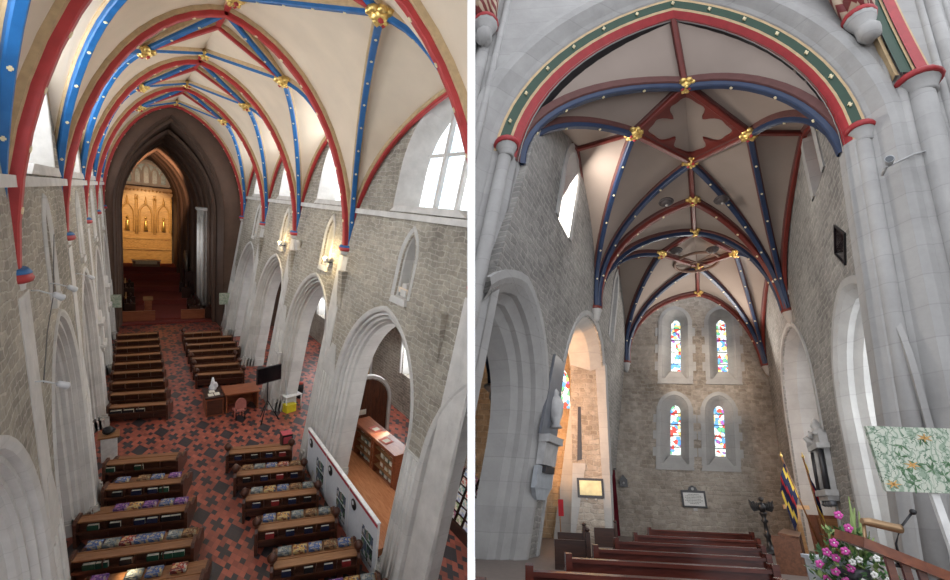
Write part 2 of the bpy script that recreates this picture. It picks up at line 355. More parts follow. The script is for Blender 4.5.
for side, f, cs in (('left', fL, LC), ('right', fR, RC)):
    holes = []; niches = []; clere = []
    for k, c in enumerate(cs):
        holes.append(arch(c, 2.9 + .74, 0.0, 5.0, 9.2)[0:])
        hn = arch(c - .9 if side == 'right' else c - .6, .47, 9.7, 11.2, 12.2, n=5); niches.append(hn)
        cc = c - .3 - (1.2 if side == 'right' and k == 1 else 0); clere.append(arch(cc, 2.7, 13.1, 14.6, 17.7, n=8))
    outer = [(-12, -.02), (-12, 19.5), (36, 19.5), (36, -.02)]
    # keep arch feet on the floor line: cut the outline there
    out = [(-12, 0)]
    for h in holes: out += h
    out += [(36, 0), (36, 19.5), (-12, 19.5)]
    mb = MB(); mb.panel(out, niches + clere, f, 0, 1.3)
    w = struct(mb, 'wall_' + side, RUB_N)
    for n in niches:
        c = sum(p[0] for p in n) / len(n)
        b = MB(); b.prism([(c - .7, 9.5), (c + .7, 9.5), (c + .7, 12.4), (c - .7, 12.4)], f, .5, .62)
        molding(b, c, .42, 9.75, 11.2, 12.15, f, [(0, .55), (0, .12), (.1, .02), (.14, -.02), (.24, -.08), (.3, -.02), (.3, 0)])
        b.prism([(c - .62, 9.5), (c + .62, 9.5), (c + .55, 9.75), (c - .55, 9.75)], f, -.12, .5)
        struct(b, 'niche', STONE, parent=w)
    # arcade arches with their stepped piers
    for k, c in enumerate(cs):
        b = MB(); b.mi = 0
        # outer edges shared with the wall, offsets chosen so the clear opening is 2.9 wide each way
        H = 9.2 - 5.0; half = 3.64
        prof = [(o - .74, d) for o, d in JAMB]
        b.strip([[f(x, z, d) for x, z in arch(c, half, 0, 5.0, 9.2, o, 12)] for o, d in prof], 0)
        for s_ in (-1, 1):   # bases and capital rings of the jambs
            for (zz, hh, e) in ((0, .5, .10), (.5, .15, .05)):
                for j in range(len(prof) - 1):
                    (o1, d1), (o2, d2) = prof[j], prof[j + 1]
                    b.prism([(c + s_ * (half + o1 - e), zz), (c + s_ * (half + o2), zz), (c + s_ * (half + o2), zz + hh), (c + s_ * (half + o1 - e), zz + hh)], f, min(d1, d2) - e, max(d1, d2) + .02, 0)
        trim(b, [STONE])
    # plain ashlar faces of the piers between the arches
    for k in range(len(cs)):
        a_, b_ = cs[k] + 3.6, (cs[k + 1] - 3.6 if k < 4 else 35.5)
        b = MB(); b.prism([(a_, 0), (b_, 0), (b_, 5.0)] + ([((a_ + b_) / 2 + .25, 6.4), ((a_ + b_) / 2 - .25, 6.4)] if b_ - a_ > 1 else []) + [(a_, 5.0)], f, -.03, .1)
        for q in (.18, .36, .64, .82): y_ = a_ + (b_ - a_) * q; b.tube([f(y_, 0, -.0), f(y_, 4.9, -.0)], min(.075, (b_ - a_) * .08), 8)
        trim(b, [STONE])
    # wall shafts carrying the vault, with painted capitals
    for k in range(-1, 5):
        y = BAY * k if (side == 'left' or k > 0) else -2.1 + 8.9 * k; b = MB(); dd = .2
        for dy, r in ((-.28, .10), (0, .19), (.28, .10)):
            if k == 4: continue
            b.tube([f(y + dy, z, .16) for z in (0, .5, 4, 8, HS - .55)], r, 12, 0)
        b.prism([(y - .55, 0), (y + .55, 0), (y + .55, HS - .5), (y - .55, HS - .5)], f, -.02, .1, 0)
        for zz, r in ((HS - .62, .24), (HS - .35, .40)):
            x0, y0, z0 = f(y, zz, .34 if side == 'left' else .2)
            b.lathe((x0, y0, z0), [(r * .8, -.10), (r, -.04), (r, .04), (r * 1.1, .12)] , 14, 0)
        x0, y0, z0 = f(y, HS - .2, .34 if side == 'left' else .22); b.lathe((x0, y0, z0), [(.42, -.06), (.52, -.02), (.55, .06), (.5, .16)], 16, 1)
        b.lathe((x0, y0, z0 + .12), [(.5, 0), (.52, .05), (.46, .12)], 16, 2)
        trim(b, [STONE_P, RED, BLUE])
    b = MB(); b.prism([(-12, 12.72), (36, 12.72), (36, 12.95), (-12, 12.95)], f, -.14, .1); trim(b, [STONE_P])
    # clerestory windows: splayed stone reveal, three lights, leaded clear glass
    for k, c in enumerate(cs):
        cc = c - .3 - (1.2 if side == 'right' and k == 1 else 0); wn = MB()
        wn.mi = 0
        wn.strip([[f(x, z, d) for x, z in arch(cc, 2.7, 13.1, 14.6, 17.7, o, 8)] for o, d in ((.05, -.02), (0, 0), (-.55, .85), (-.55, 1.0))], 0)
        wn.prism([(cc - 2.75, 13.0), (cc + 2.75, 13.0), (cc + 2.2, 13.25), (cc - 2.2, 13.25)], f, -.15, 1.0, 0)
        for m_ in (-.75, .75): wn.prism([(cc + m_ - .09, 13.1), (cc + m_ + .09, 13.1), (cc + m_ + .09, 17.2), (cc + m_ - .09, 17.2)], f, .72, .98, 0)
        wn.prism([(cc - 2.1, 15.3), (cc + 2.1, 15.3), (cc + 2.1, 15.42), (cc - 2.1, 15.42)], f, .78, .95, 0)
        o = struct(wn, 'window_%d' % (k + 1 + (5 if side == 'right' else 0)), STONE_P)
        g = MB(); g.panel(arch(cc, 2.3, 13.1, 14.6, 17.5, n=6), [], f, .88, .92)
        m, nt, bs = (None,) * 3
        if 'leaded_glass' not in MATS:
            m, nt, bs = newmat('leaded_glass'); tc = N(nt, 'ShaderNodeTexCoord'); sp = N(nt, 'ShaderNodeSeparateXYZ'); nt.links.new(tc.outputs['Object'], sp.inputs[0])
            u = math_(nt, 'MULTIPLY', math_(nt, 'ADD', sp.outputs['Y'], sp.outputs['Z']), 3.2); v = math_(nt, 'MULTIPLY', math_(nt, 'SUBTRACT', sp.outputs['Y'], sp.outputs['Z']), 3.2)
            l = math_(nt, 'MAXIMUM', math_(nt, 'LESS_THAN', math_(nt, 'FRACT', u), .09), math_(nt, 'LESS_THAN', math_(nt, 'FRACT', math_(nt, 'ADD', v, 500)), .09))
            nz = N(nt, 'ShaderNodeTexNoise'); nz.inputs['Scale'].default_value = .7; nt.links.new(tc.outputs['Object'], nz.inputs['Vector'])
            c_ = mix(nt, l, ramp(nt, nz.outputs['Fac'], [(.3, (.55, .68, .80)), (.6, (.95, .98, 1.0))]), (.22, .25, .28))
            nt.links.new(c_, bs.inputs['Base Color']); nt.links.new(c_, bs.inputs['Emission Color']); bs.inputs['Emission Strength'].default_value = 1.3
            MATS['leaded_glass'] = m
        struct(g, 'pane', MATS['leaded_glass'], parent=o)

# floor and aisles
b = MB(); b.box(-9, 17, -14, 39, -.3, 0); struct(b, 'floor', TILES)
b = MB(); b.box(-7.6, -7, -14, 39, 0, 11); struct(b, 'wall_left_aisle', RUB_N)
b = MB(); aw = [arch(y, 1.1, 2.6, 5.2, 6.8, n=6) for y in (1.6, 11.0, 19.5, 28)]
b.panel([(-14, 0), (39, 0), (39, 10.5), (-14, 10.5)], aw, lambda s_, t, d: (15.2 + d, s_, t), 0, .8); struct(b, 'wall_right_aisle', RUB_N)
for i, y in enumerate((1.6, 11.0, 19.5, 28)):
    fo = lambda s_, t, d: (15.2 + d, s_, t)
    wn = MB(); wn.strip([[fo(x, z, d) for x, z in arch(y, 1.1, 2.6, 5.2, 6.8, o, 6)] for o, d in ((.3, 0), (.3, -.1), (.16, -.1), (.1, 0), (0, .02), (-.2, .6))])
    wn.prism([(y - .07, 2.6), (y + .07, 2.6), (y + .07, 6.6), (y - .07, 6.6)], fo, .45, .6)
    o = struct(wn, 'window_%d' % (11 + i), STONE_P)
    g = MB(); g.panel(arch(y, 1.05, 2.6, 5.2, 6.7, n=5), [], fo, .55, .58); struct(g, 'pane', MATS['leaded_glass'], parent=o)
b = MB(); b.hexa([(9.6, -14, 9.9), (15.6, -14, 9.2), (15.6, 39, 9.2), (9.6, 39, 9.9), (9.6, -14, 10.1), (15.6, -14, 9.4), (15.6, 39, 9.4), (9.6, 39, 10.1)]); struct(b, 'ceiling_right_aisle', PLAS)
b = MB(); b.hexa([(-7.4, -14, 9.6), (-1.6, -14, 10.2), (-1.6, 39, 10.2), (-7.4, 39, 9.6), (-7.4, -14, 9.8), (-1.6, -14, 10.4), (-1.6, 39, 10.4), (-7.4, 39, 9.8)]); struct(b, 'ceiling_left_aisle', PLAS)
# cross arches in the right aisle, blue and red on their undersides
for y in (-.6, 8.2, 17.0, 25.8):
    b = MB(); fa = lambda s_, t, d, y=y: (s_, y + d, t)
    b.strip([[fa(x, z, d) for x, z in arch(12.3, 2.5, 0, 5.6, 8.6, o, 10)] for o, d in ((0, -.35), (0, .35))], 0)
    b.strip([[fa(x, z, d) for x, z in arch(12.3, 2.5, 0, 5.6, 8.6, o, 10)] for o, d in ((0, -.35), (.22, -.35))], 1)
    b.strip([[fa(x, z, d) for x, z in arch(12.3, 2.5, 0, 5.6, 8.6, o, 10)] for o, d in ((.22, -.35), (.45, -.35), (.45, .35), (0, .35))], 0)
    trim(b, [STONE_P, TAN])
    b = MB(); out = [(9.2, 0)] ; a_ = arch(12.3, 2.95, 0, 5.6, 9.0, 0, 8)
    b.panel([(9.2, 6.0), (9.45, 6.0)] + [p for p in a_ if p[1] > 6.0] + [(15.2, 6.0), (15.2, 9.7), (9.2, 9.9)], [], fa, -.25, .25); struct(b, 'wall_aisle_arch', RUB_N)
b = MB(); b.box(8.9, 15.3, 38, 38.5, 0, 10); struct(b, 'wall_aisle_end', RUB_C)

# ------------------------------------------------------------------ vaults
def rise(a, b, n=14, k=.93):
    """rib path from springing a to target b: steep start, nearly level end"""
    a, b = Vector(a), Vector(b); out = []
    am = PI / 2 * k; s1 = math.sin(am); c1 = 1 - math.cos(am)
    for i in range(n + 1):
        t = am * i / n; h = (1 - math.cos(t)) / c1; v = math.sin(t) / s1
        out.append(Vector((a.x + (b.x - a.x) * h, a.y + (b.y - a.y) * h, a.z + (b.z - a.z) * v)))
    return out
def line(a, b, n=6): a, b = Vector(a), Vector(b); return [a.lerp(b, i / n) for i in range(n + 1)]
def rib(path, w, d, studs=True, up=None, back=1.5, studn=9):
    """hanging rib: tan backing, coloured face, small gilt marks"""
    mb = MB(); secs0 = []; secs1 = []; L = 0; acc = [0]
    fr = []
    h = path[-1] - path[0]; straight = h.normalized().dot((path[1] - path[0]).normalized()) > .9999; hor = Vector((h.x, h.y, 0)).normalized(); lat = Vector((-hor.y, hor.x, 0))
    for i, p in enumerate(path):
        t = (path[min(i + 1, len(path) - 1)] - path[max(i - 1, 0)]).normalized()
        dn = t.cross(lat).normalized()
        # pointing to the inside of the curve, that is away from the wall and down
        if (dn.z > 0) if straight else (dn.dot(hor - Vector((0, 0, 1))) < 0): dn = -dn
        fr.append((p, lat, dn, t))
        if i: acc.append(acc[-1] + (p - path[i - 1]).length)
    for (W, a, b_, mi) in ((w * back, -.12, d * .45, 1), (w, d * .4, d, 0)):
        loops = []
        for p, l, dn, t in fr:
            loops.append([p + l * (-W / 2) + dn * a, p + l * (-W / 2) + dn * (b_ - .03), p + l * (-W * .36) + dn * b_, p + l * (W * .36) + dn * b_, p + l * (W / 2) + dn * (b_ - .03), p + l * (W / 2) + dn * a])
        mb.strip(loops, mi)
    if studs:
        n = max(2, int(acc[-1] / 1.25)); 
        for j in range(1, n):
            q = acc[-1] * j / n
            i = next(i for i in range(1, len(acc)) if acc[i] >= q); u = (q - acc[i - 1]) / (acc[i] - acc[i - 1])
            p = path[i - 1].lerp(path[i], u); _, l, dn, t = fr[i]
            c = p + dn * (d + .01); e = w * .21
            mb.obox(c, l * e, t * e * .45, dn * .015, 2); mb.obox(c, l * e * .45, t * e, dn * .016, 2)
    return mb
def boss(r):
    mb = MB(); mb.blob((0, 0, 0), r * .6, 0, 2, .35, f=3)
    for k in range(8):
        a = k * PI / 4; c = Vector((math.cos(a) * r * .62, math.sin(a) * r * .62, .02 * r))
        mb.blob(c, r * .34, 0, 1, .4, (1, 1, .8), f=4)
    for k in range(5):
        a = k * 2 * PI / 5 + .3; mb.blob((math.cos(a) * r * .3, math.sin(a) * r * .3, -r * .45), r * .2, 1 if k % 2 else 0, 1, .3)
    return mb
def vault(room, bays, mats, sizes, boss_r, red_far=True, last_t=True):
    """bays: dicts of springing points S[side][end], ridge T (two), N, F, lozenge sides D, wall apexes W"""
    PL_, BL, RD, TN, ST = mats
    w, d = sizes; ribs = []; bosses = []; web = MB()
    def cell(pa, pb):
        n = 5; web.strip([[p.lerp(q, i / n) for p, q in zip(pa, pb)] for i in range(n + 1)], 0, True)
    for bi, B in enumerate(bays):
        T = [Vector(p) for p in B['T']]; Nn, Nf = Vector(B['N']), Vector(B['F']); Sd = [Vector(p) for p in B['D']]
        for s_ in (0, 1):
            WA = Vector(B['W'][s_])
            for e_ in (0, 1):
                sp = Vector(B['S'][s_][e_]); Nr = (Nn, Nf)[e_]
                a = rise(sp, T[e_]); b_ = rise(sp, Nr); c = rise(sp, Sd[s_]); e = rise(sp, WA, k=.75)
                cell(a, b_); cell(b_, c); cell(c, e)
                if room is not NAVE: ribs.append((rib(b_, w * .9, d), BL))
                ribs.append((rib(c, w * .8, d * .9), BL)); ribs.append((rib(e, w * .7, d * .6, False), RD))
                if e_ == 0 or bi == len(bays) - 1: ribs.append((rib(a, w * (1.2 if room is NAVE else 1), d * (1.05 if room is NAVE else 1)), RD)) if (bi or room is NAVE or e_) else None
            if room is not NAVE: ribs.append((rib(line(Sd[s_], WA), w * .7, d * .5, False), RD))
            ribs.append((rib(line(Nn, Sd[s_]), w * .8, d * .7, False), RD))
            if room is NAVE: ribs.append((rib(line(Sd[s_], T[0]), w * .8, d * .8), BL))
            ribs.append((rib(line(Nf, Sd[s_]), w * .8, d * .7, not red_far), RD if red_far else BL))
            bosses.append(Sd[s_])
        ribs.append((rib(line(T[0], Nn), w * .7, d * .6, False), RD)); ribs.append((rib(line(Nf, T[1]), w * .7, d * .6, False), RD))
        bosses.append(Nf)
        if red_far: bosses += [Nn, T[1]]
        v = [web.v(p) for p in (Nn, Sd[0], Nf, Sd[1])]; web.face(v, 0)
    c = struct(web, 'ceiling', PL_, room)
    for r_, m in ribs:
        o = r_.build('rib', [m, TN, ST], None, room, True); o.parent = c; o.matrix_parent_inverse = Matrix.Identity(4); o.matrix_basis = Matrix.Identity(4)
    bm0 = None
    for i, p in enumerate(bosses):
        if bm0 is None: bm0 = boss(boss_r).build('boss', [GOLD, RED], c); o = bm0
        else: o = bm0.copy(); COL.objects.link(o)
        o.location = p - Vector((0, 0, boss_r * .35)); o.rotation_euler.z = i * .7
    return c
YL = [BAY * k for k in range(-1, 5)]; YR = [-11.0, -2.1] + [BAY * k for k in range(1, 5)]
nb = []
for k in range(5):
    y0, y1 = YL[k], YL[k + 1]; nb.append(dict(
        S=[[fL(y0, HS, .34), fL(y1, HS, .34)], [fR(YR[k], HS, .2), fR(YR[k + 1], HS, .2)]],
        T=[(4.3, y0 if k else y0 - 1, HR), (4.3, y1, HR)], N=(4.3, y0 + .24 * BAY, HR), F=(4.3, y0 + .80 * BAY, HR),
        D=[(1.75, y0 + .36 * BAY, 18.7), (7.05, y0 + (.26 if k > 1 else .05) * BAY, 18.7)],
        W=[fL(y0 + .45 * BAY, 17.9, 0), fR(y0 + (.4 if k > 1 else .1) * BAY, 17.9, 0)]))
vault(NAVE, nb, (PLAS, BLUE, RED, TAN, STUD), (.27, .34), .5, red_far=False)

# ------------------------------------------------------------------ chancel
b = MB(); fw = lambda s_, t, d: (s_, 35.6 + d, t)
hole = arch(4.05, 4.05, 0, 11.0, 19.2, n=12)
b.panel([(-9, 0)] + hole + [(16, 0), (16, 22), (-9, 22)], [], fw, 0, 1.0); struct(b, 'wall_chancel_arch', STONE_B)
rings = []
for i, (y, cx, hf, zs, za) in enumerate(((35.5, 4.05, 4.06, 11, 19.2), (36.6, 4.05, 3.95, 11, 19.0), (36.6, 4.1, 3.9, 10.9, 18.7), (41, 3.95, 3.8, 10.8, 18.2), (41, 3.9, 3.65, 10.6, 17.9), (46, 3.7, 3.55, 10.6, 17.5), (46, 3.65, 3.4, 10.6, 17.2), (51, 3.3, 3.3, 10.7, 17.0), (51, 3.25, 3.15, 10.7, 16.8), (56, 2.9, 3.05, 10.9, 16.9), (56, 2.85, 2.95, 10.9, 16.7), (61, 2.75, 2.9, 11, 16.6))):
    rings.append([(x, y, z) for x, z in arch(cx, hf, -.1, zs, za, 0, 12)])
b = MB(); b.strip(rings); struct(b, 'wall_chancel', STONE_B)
for y, cx, hf, zs, za in ((38.8, 3.98, 3.75, 10.9, 18.1), (43.5, 3.8, 3.5, 10.7, 17.6), (48.5, 3.45, 3.3, 10.65, 17.0), (53.5, 3.05, 3.05, 10.8, 16.8)):
    b = MB(); b.strip([[(x, yy, z) for x, z in arch(cx, hf, -.1, zs, za, o, 10)] for o, yy in ((.1, y - .5), (-.12, y - .3), (-.18, y), (-.12, y + .3), (.1, y + .5))]); trim(b, [STONE_B])
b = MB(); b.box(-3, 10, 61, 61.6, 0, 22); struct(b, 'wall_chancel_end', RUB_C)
b = MB(); b.box(-.1, 8.2, 38.6, 46, -.2, .18); b.box(-.1, 8.2, 39.6, 46, .18, .36); b.box(-.2, 8, 46, 61, -.2, .9); b.box(-.3, 7, 51, 61, .9, 1.5); b.box(-.3, 6.4, 55, 61, 1.5, 2.3); b.box(-.3, 6.4, 57, 61, 2.3, 2.9)
struct(b, 'floor_chancel', CARPET)
# low rails each side of the chancel step
for x0, x1, lab in ((.4, 2.9, 'low reddish wooden rail left of the chancel step'), (5.0, 8.0, 'low reddish wooden rail right of the chancel step')):
    t = thing('chancel_rail', lab, 'rail', ((x0 + x1) / 2, 39.4, .18)); L = (x1 - x0) / 2
    b = MB(); b.box(-L, L, -.1, .1, .9, 1.02); b.build('handrail', DESKW, t)
    b = MB(); b.box(-L, L, -.05, .05, .05, .9); b.build('panel', DESKW, t)
# altar, reredos
t = thing('altar', 'altar table with a pale cloth before the gilded screen', 'altar', (2.6, 57.6, 2.3))
b = MB(); b.box(-1.4, 1.4, -.5, .5, 0, 1.3); b.build('table_body', OAK, t)
b = MB(); b.box(-1.5, 1.5, -.55, .55, 1.3, 1.42); b.box(-1.1, 1.1, -.6, -.54, .95, 1.42); b.build('altar_cloth', flat('cloth_cream', (.8, .66, .4)), t)
GW = wood('gilded_oak', (.42, .22, .06), (.72, .44, .16), .4)
t = thing('reredos', 'tall gilded carved altar screen under the east window', 'altar screen', (2.65, 60.4, 2.9))
b = MB(); b.box(-2.8, 2.8, 0, .4, 0, 9.6); b.build('back_panel', GW, t)
for i, x in enumerate((-1.9, 0, 1.9)):
    b = MB(); fq = lambda s_, t_, d: (s_, -d, t_)
    molding(b, x, .55, 4.2, 6.4, 7.6, fq, [(0, 0), (0, .12), (.12, .25), (.2, .25), (.24, .1)])
    for k in (-1, 1): b.tube([(x + k * .85, -.15, 3.9), (x + k * .85, -.15, 8.3)], .07, 6); b.lathe((x + k * .85, -.15, 8.3), [(.12, 0), (.02, .7)], 6)
    b.lathe((x, -.2, 7.6), [(.2, 0), (.1, .3), (.14, .4), (.02, 1.1)], 6)
    b.build('canopied_niche', GW, t)
    b = MB(); b.tube([(x, -.15, 4.3), (x, -.15, 5.0), (x, -.15, 5.5), (x, -.15, 5.75)], [.26, .2, .17, .05], 8); b.blob((x, -.15, 5.95), .16, 0, 1, .1)
    b.build('figure', GOLD, t)
b = MB(); b.box(-2.9, 2.9, -.25, .3, 8.9, 9.3); b.box(-2.9, 2.9, -.3, .3, 9.6, 9.9)
for i in range(15): b.blob((-2.7 + i * .386, -.2, 9.45), .13, 0, 1, .3)
b.build('cresting', GW, t)
b = MB(); b.box(-2.6, 2.6, -.2, .1, 3.2, 3.45); b.box(-2.6, 2.6, -.2, .1, 1.8, 2.0)
for i in range(12): b.box(-2.5 + i * .43, -2.3 + i * .43, -.12, .02, 2.05, 3.15)
b.build('arcaded_frieze', GW, t)
b = MB(); fq = lambda s_, t_, d: (s_, 60.3 + d, t_)
b.strip([[fq(x, z, d) for x, z in arch(2.75, 2.5, 13.1, 13.3, 16.0, o, 8)] for o, d in ((.25, 0), (0, -.2), (-.25, -.2), (-.25, .1))])
for i in range(5):
    x = .95 + i * .9; b.strip([[fq(x + dx, z, d) for dx, z in arch(0, .26, 13.2, 14.1 + (1 - abs(i - 2) / 2) * .7, 14.7 + (1 - abs(i - 2) / 2) * .8, o, 4)] for o, d in ((.19, -.15), (0, -.15), (0, .1))])
b.prism([(.3, 13.0), (5.2, 13.0), (5.2, 13.3), (.3, 13.3)], fq, -.25, .2)
o = struct(b, 'window_15', STONE_P)
g = MB(); g.panel(arch(2.75, 2.4, 13.2, 13.3, 15.9, n=6), [], fq, .05, .1); struct(g, 'pane', flat('dim_glass', (.10, .16, .14), .3, emit=.25, var=.6, scale=5), parent=o)
# choir stalls
def stall(x, y, rz, lab, L=3.5):
    t = thing('choir_stall', lab, 'choir stall', (x, y, .36 if y < 46 else .9), rz, 'choir stalls in the dark chancel')
    b = MB(); b.box(-L / 2, L / 2, .3, .42, 0, 1.7); b.build('backrest', DKWOOD, t)
    b = MB(); b.box(-L / 2, L / 2, -.3, .3, .5, .6); b.build('seat', DKWOOD, t)
    for s_ in (-1, 1):
        b = MB(); b.box(s_ * L / 2 - .08, s_ * L / 2 + .08, -.4, .5, 0, 1.2); b.lathe((s_ * L / 2, 0, 1.2), [(.12, 0), (.16, .15), (.08, .3), (.02, .45)], 8); b.build('bench_end', DKWOOD, t)
for x, y, lab in ((1.0, 43, 'dark carved choir stall, nearest on the left of the chancel'), (.9, 48.5, 'dark carved choir stall on the left nearer the altar'), (6.2, 41.5, 'dark carved choir stall, nearest on the right of the chancel'), (7.4, 40.6, 'dark back-row choir stall by the chancel right wall'), (6.0, 48.5, 'dark carved choir stall on the right nearer the altar')):
    stall(x, y, PI / 2 if x < 4 else -PI / 2, lab)
t = thing('reading_desk', 'upright wooden desk standing at the centre left of the chancel', 'desk', (2.4, 41.5, .36))
b = MB(); b.box(-.3, .3, -.25, .25, 0, 1.5); b.build('body', DESKW, t); b = MB(); b.obox((0, 0, 1.6), (.4, 0, 0), (0, .3, .12), (0, -.02, .05)); b.build('book_rest', OAK, t)
t = thing('organ_case', 'dark panelled organ case against the right of the chancel arch', 'organ', (6.9, 49.5, .9))
b = MB(); b.box(-.9, .5, -1.5, 1.5, 0, 2.6); b.box(-.9, .5, -1.5, 1.5, 2.6, 2.8); b.build('case', DKWOOD, t)
for k in range(7):
    b = MB(); b.tube([(-.7, -1.2 + k * .4, 2.8), (-.7, -1.2 + k * .4, 4.6 + .5 * math.sin(k * PI / 6))], .13, 8); b.build('pipe', flat('pipe_metal', (.25, .22, .18), .3, metal=.6), t)

# ------------------------------------------------------------------ pews
def make_pew(L, name_mats=(PEW, PEW_SKYLIT), knob=False, ledge=True, label='', group=''):
    A, B = name_mats
    t = thing('pew', label, 'pew', group=group)
    b = MB(); b.box(-L / 2, L / 2, -.40, -.33, .12, .86); 
    for x in (-L / 4, 0, L / 4): b.box(x - .03, x + .03, -.43, -.40, .15, .84)
    b.build('backrest', A, t)
    b = MB(); b.box(-L / 2, L / 2, -.52, -.16, .86, .91); b.box(-L / 2, L / 2, -.17, -.14, .88, .94); b.build('top_rail', B, t)
    b = MB(); b.box(-L / 2, L / 2, -.33, 1.0, .40, .46); b.box(-L / 2, L / 2, .92, .98, .25, .40); b.build('seat', A if not ledge else B, t)
    if ledge:
        b = MB(); b.box(-L / 2, L / 2, -.64, -.40, .50, .54); b.box(-L / 2, L / 2, -.65, -.62, .50, .60)
        for k in range(1, 4): b.box(-L / 2 + L * k / 4 - .015, -L / 2 + L * k / 4 + .015, -.62, -.4, .54, .84)
        b.build('book_ledge', A, t)
    for s_ in (-1, 1):
        b = MB(); pr = [(-.66, 0), (1.0, 0), (1.0, .5), (.8, .58), (.2, .62), (-.02, .78), (-.1, 1.02), (-.56, 1.02), (-.66, .9)]
        b.prism(pr, lambda y, z, d: (s_ * (L / 2 + .03) + d, y, z), -.05, .05)
        if knob: K = MB(); K.lathe((s_ * (L / 2 + .03), -.35, 1.02), [(.10, 0), (.16, .1), (.17, .2), (.1, .3), (.03, .36)], 10)
        be = b.build('bench_end', A, t)
        if knob: K.build('knob', A, be)
    return t
pew_l = make_pew(2.65); pew_lw = make_pew(3.35); pew_r = make_pew(2.75, knob=True); pew_rw = make_pew(3.4)
used = set()
def put_pew(src, loc, label, group, room=NAVE, rz=0):
    if src.name not in used:
        used.add(src.name); place(src, loc, rz, room); return tag(src, label, None, group)
    return dup(src, loc, rz, label, group, room)
ORD = ['first', 'second', 'third', 'fourth', 'fifth', 'sixth', 'seventh', 'eighth', 'ninth', 'tenth', 'eleventh', 'twelfth']
def ang_at(y): return -.29 * max(0, min(1, (32 - y) / 20))
NL = [(1.62, 10.8, 0), (1.66, 8.75, 0), (1.3, 6.8, 1), (1.32, 4.65, 1), (1.36, 2.8, 1), (1.4, .95, 1)]
for i, (x, y, wd) in enumerate(NL):
    put_pew(pew_lw if wd else pew_l, (x, y, 0), 'dark oak pew with kneelers, %s from the crossing aisle in the left near block' % ORD[i], 'pews near the camera left of the aisle', rz=ang_at(y))
NR = [(6.2, 9.55), (6.2, 7.5), (6.2, 5.5), (6.25, 3.45), (6.3, 1.35), (6.35, -.7)]
for i, (x, y) in enumerate(NR):
    put_pew(pew_r, (x, y, 0), 'dark oak pew with knobbed ends beside the display boards, %s from the crossing aisle' % ORD[i], 'pews beside the display boards', rz=ang_at(y))
for i in range(9):
    put_pew(pew_l, (1.5, 17.3 + i * 1.9, 0), 'dark pew on the left of the far nave block, %s from the crossing aisle' % ORD[i], 'pews of the far block left of the aisle', rz=ang_at(17.3 + i * 1.9))
for i in range(7):
    put_pew(pew_rw if i in (3, 4, 5) else pew_r, (6.3 if i in (3, 4, 5) else 6.0, 21.0 + i * 1.8, 0), 'dark pew on the right of the far nave block, %s behind the desk' % ORD[i], 'pews of the far block behind the desk', rz=ang_at(21 + i * 1.8))
def onpew(p, lx, ly, z):
    """a spot on a pew: along it and across it"""
    a = ang_at(p[1]); v = Matrix.Rotation(a, 3, 'Z') @ Vector((lx, ly, 0)); return (p[0] + v.x, p[1] + v.y, z), a

# kneelers and books
KC = {'blue': [(.05, .09, .28), (.35, .33, .30), (.10, .16, .35), (.5, .42, .25)], 'gold': [(.55, .30, .08), (.25, .10, .05), (.6, .45, .2), (.1, .1, .15)],
      'purple': [(.16, .06, .26), (.35, .15, .4), (.10, .05, .2), (.4, .3, .3)], 'red': [(.45, .06, .05), (.6, .4, .2), (.2, .05, .05), (.5, .45, .4)],
      'grey': [(.22, .24, .25), (.4, .4, .36), (.12, .15, .18), (.3, .28, .2)], 'brown': [(.22, .11, .05), (.38, .22, .10), (.14, .07, .04), (.3, .25, .15)], 'green': [(.04, .14, .08), (.3, .32, .2), (.02, .08, .05), (.4, .4, .3)]}
COLW = {'blue': 'blue and cream', 'gold': 'golden orange', 'purple': 'purple', 'red': 'red and cream', 'grey': 'grey patterned', 'brown': 'brown', 'green': 'dark green'}
kmesh = {}
def kneeler(p, lx, col, label, w=.46):
    loc, a_ = onpew(p, lx, .72, .463)
    key = (col, w)
    if key not in kmesh:
        o = thing('kneeler', label, 'kneeler', group='embroidered kneelers on the pew seats')
        b = MB(); hw = w / 2
        loops = []
        for z, e in ((0, .02), (.03, 0), (.10, 0), (.14, .04), (.145, .12)):
            loops.append([(-hw + e, -.2 + e, z), (hw - e, -.2 + e, z), (hw - e, .2 - e, z), (-hw + e, .2 - e, z)])
        b.strip(loops, 0, closed=True); v = [b.v(p) for p in loops[-1]]; b.face(v); cu = b.build('cushion', patch('needlework_' + col, KC[col], 9), o)
        b = MB(); b.box(-hw * .98, hw * .98, -.195, -.17, .146, .15); b.box(-hw * .98, hw * .98, .12, .14, .146, .15); b.box(-.1, .1, -.1, .06, .146, .152); b.build('embroidered_motif', patch('motif_' + col, KC[col][::-1], 22), cu)
        kmesh[key] = o; place(o, loc, a_); return
    dup(kmesh[key], loc, a_, label, 'embroidered kneelers on the pew seats')
rows = []
KL = [[], [(.55, 'blue'), (1.3, 'brown'), (1.8, 'blue'), (2.45, 'purple')], [(.55, 'purple'), (1.0, 'gold'), (1.5, 'purple'), (2.05, 'blue'), (2.55, 'purple')],
      [(-.2, 'blue'), (.3, 'grey'), (.78, 'red'), (1.2, 'blue'), (1.62, 'blue'), (2.2, 'grey'), (2.66, 'brown')], [(.0, 'purple'), (.95, 'grey'), (1.5, 'blue'), (2.2, 'red')], [(.2, 'blue'), (1.1, 'gold'), (2.2, 'blue')]]
for i, r in enumerate(KL):
    x, y, wd = NL[i]
    for j, (kx, c) in enumerate(r):
        kneeler((x, y), kx - x, c, '%s kneeler, %s from left, %s pew of left near block' % (COLW[c], ORD[j], ORD[i]))
KR = [[], ['brown', 'grey', 'blue', 'red', 'brown'], ['grey', 'gold', 'blue', 'brown', 'grey'], ['blue', 'gold', 'grey', 'brown', 'grey'], ['grey', 'gold', 'blue', 'brown', 'blue'], ['blue', 'gold', 'purple', 'gold', 'grey']]
